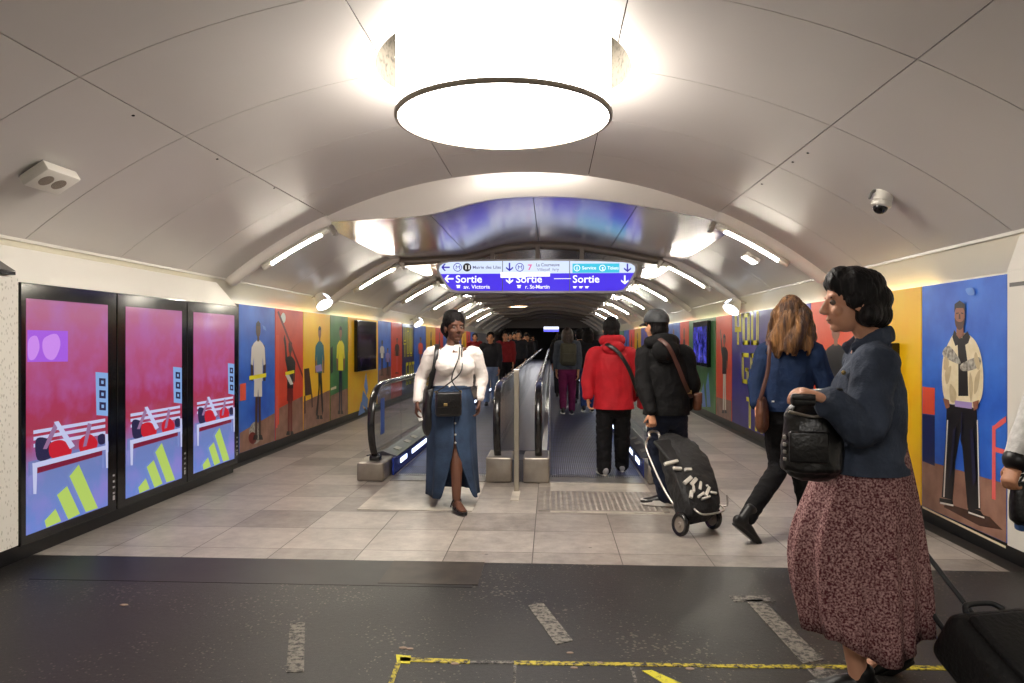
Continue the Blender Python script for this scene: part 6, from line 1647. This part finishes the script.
MB().obox(c - UP * .10 + RT * .005, RT, FW, UP, .075, .05, .05, .015, 3).build('blue_base', mat('bag_blue', rgb(52, 84, 132), .5), sb, smooth=True, angle=50)
strap('strap', [c + UP * .06 - RT * .04, c + UP * .12, J['wrL'] + d * .10, c + UP * .12 + RT * .01, c + UP * .06 + RT * .04], .006, M_leather_b, sb, .004, side=FW)

# ---------------------------------------------------------------- people further along
def walker(base, f, label, top, legs, hairm, long_hair=False, h=1.68, skin=None, stride=.12, vox=.012, sole=None, grp=None, loose=1.0, pack=None, seed=0.0, hemdz=-.02):
    f = f.normalized(); J = std_joints(base, f, h, stride, stride * .8); r = f.cross(UP)
    t = person(base, label, grp)
    body(t, J, f, f, skin or M_skin_m, 1.0, vox, feet=False, face=f.dot(FW) < 0, k=1.15)
    mb = MB(); hair_cap(mb, J['head'], f, 1.04)
    if long_hair:
        for k in range(9):
            a = -1.5 + 3 * k / 8; s_ = J['head'] + UP * .04 + (-f * math.cos(a) * .07 + r * math.sin(a) * .07)
            mb.tube([s_, s_ - UP * .12 + (s_ - J['head']) * .15, s_ - UP * .30 + (s_ - J['head']) * .2], [.035, .035, .02], n=8)
    garment('hair', mb, hairm, t, max(.008, vox * .8), .004, (30, 30, 10))
    jacket(t, J, f, top, 'top', (.19 * loose, .135 * loose), (.195 * loose, .14 * loose), hemdz, (.078 * loose, .068, .05), vox, .004, 1.0, seed)
    trousers(t, J, f, legs, .1, .076, .062, 1.0, vox, .02, .004, seed)
    for n in 'LR': shoe(t, J['an' + n], f, M_shoe_b, sole or M_shoe_b, None if J['an' + n].z > .1 else .014, 1.0, vox=.009)
    return t, J
M_gtop = fabric('grey_top', rgb(70, 76, 86), .8); M_mag = fabric('magenta_trousers', rgb(98, 22, 66), .75, .2, 6)
M_dk1, M_dk2, M_dk3 = fabric('dark_coat', rgb(22, 21, 25), .8), fabric('charcoal_coat', rgb(34, 33, 38), .8), fabric('dark_blue_coat', rgb(22, 28, 46), .8)
M_jean = fabric('jeans_pale', rgb(120, 138, 170), .8, .15, 6); M_redtop = fabric('dull_red_top', rgb(120, 26, 30), .8); M_wt = fabric('pale_coat', rgb(170, 160, 158), .8)
M_jeanb = fabric('jeans_blue', rgb(44, 64, 112), .8, .15, 6)
M_khaki = fabric('pack_khaki', rgb(70, 68, 56), .8, .15, 9); M_hair_db = mat('hair_dark_brown', rgb(50, 36, 28), .5, var=.3, vscale=30)
t, J = walker(P(567.5, 412, 13.4), FW, 'person with backpack and magenta trousers standing on the right walkway', M_gtop, M_mag, M_hair_db, True, 1.66, stride=.10, vox=.010, sole=M_sole)
bk = thing('backpack', J['chest'] - FW * .2, 'olive grey backpack worn by the person in magenta trousers', 'backpack')
c = J['chest'] - FW * .20 - UP * .06
MB().obox(c, RT, FW, UP, .30, .15, .42, .06, 4).build('pack_body', M_khaki, bk, smooth=True, angle=60)
MB().obox(c - FW * .075 - UP * .07, RT, FW, UP, .24, .06, .18, .025, 3).build('pocket', M_khaki, bk, smooth=True, angle=60)
for s in (-1, 1): strap('strap', [c + UP * .17 + RT * s * .1, J['neck'] - UP * .03 + RT * s * .11, J['chest'] + FW * .155 + RT * s * .12, c - UP * .15 + RT * s * .14 + FW * .06], .02, M_khaki, bk, .006, side=RT)
walker(P(588, 412, 13.9) , FW, 'dark-clothed person with long black hair between backpack wearer and red jacket', M_dk1, M_jeanb, M_hair_b, True, 1.67, stride=.08, seed=1, sole=M_sole)
walker(P(579.5, 400, 15.6), FW, 'dark figure half hidden behind the backpack wearer on the right walkway', M_dk2, M_dk1, M_hair_b, False, 1.68, stride=.1, seed=2)
walker(P(560.5, 395, 17.5), FW, 'dark figure beside the middle balustrade ahead of the backpack wearer', M_dk1, M_dk2, M_hair_b, False, 1.62, stride=.05, seed=3)
walker(P(490.5, 403, 15.6), -FW, 'person in dark jacket and pale jeans approaching on the left walkway', M_dk2, M_jean, M_hair_b, False, 1.60, stride=.14, seed=4, skin=M_skin_m)
walker(P(505.5, 396, 18.2), -FW, 'person in dull red top approaching on the left walkway', M_redtop, M_dk1, M_hair_b, False, 1.66, stride=.1, seed=5, skin=M_skin_m)
walker(P(475, 396, 22.5), -FW, 'person in red and dark clothes nearly hidden by the white-topped person', M_redtop, M_dk2, M_hair_b, False, 1.66, stride=.1, seed=6, skin=M_skin_m)
walker(P(515, 385, 22.0), -FW, 'person in pale coat approaching on the left walkway near the middle balustrade', M_wt, M_dk1, M_hair_b, False, 1.70, stride=.1, seed=7, skin=M_skin_m)
# the far crowd: dark figures copied with their clothes
srcA, _ = walker(P(527, 380, 25.0), -FW, 'dark figure deep in the crowd along the far walkways', M_dk2, M_dk1, M_hair_b, False, 1.66, stride=.1, vox=.02, seed=8, grp='far crowd on the walkways')
srcB, _ = walker(P(563, 380, 24.0), FW, 'dark figure deep in the crowd along the far walkways', M_dk1, M_dk3, M_hair_b, True, 1.68, stride=.1, vox=.02, seed=9, grp='far crowd on the walkways')
random.seed(21)
spots = []
for k in range(16):
    yk = 20.5 + 1.55 * k + random.uniform(-.3, .3)
    spots.append((srcA, random.choice((-1.28, -1.2, -1.06, -.95)) + random.uniform(-.06, .06), yk))
    spots.append((srcB, random.choice((.28, .36, .5, .6)) + random.uniform(-.06, .06), yk + .7))
for s_, x_, y_ in spots:
    if (V((x_, y_, 0)) - s_.location).length < .7 or (abs(y_ - 22) < .6 and x_ > -1): continue
    c_ = copy_tree(s_); c_.location = (x_, y_, 0); k_ = random.uniform(.95, 1.05); c_.scale = (k_, k_, k_)
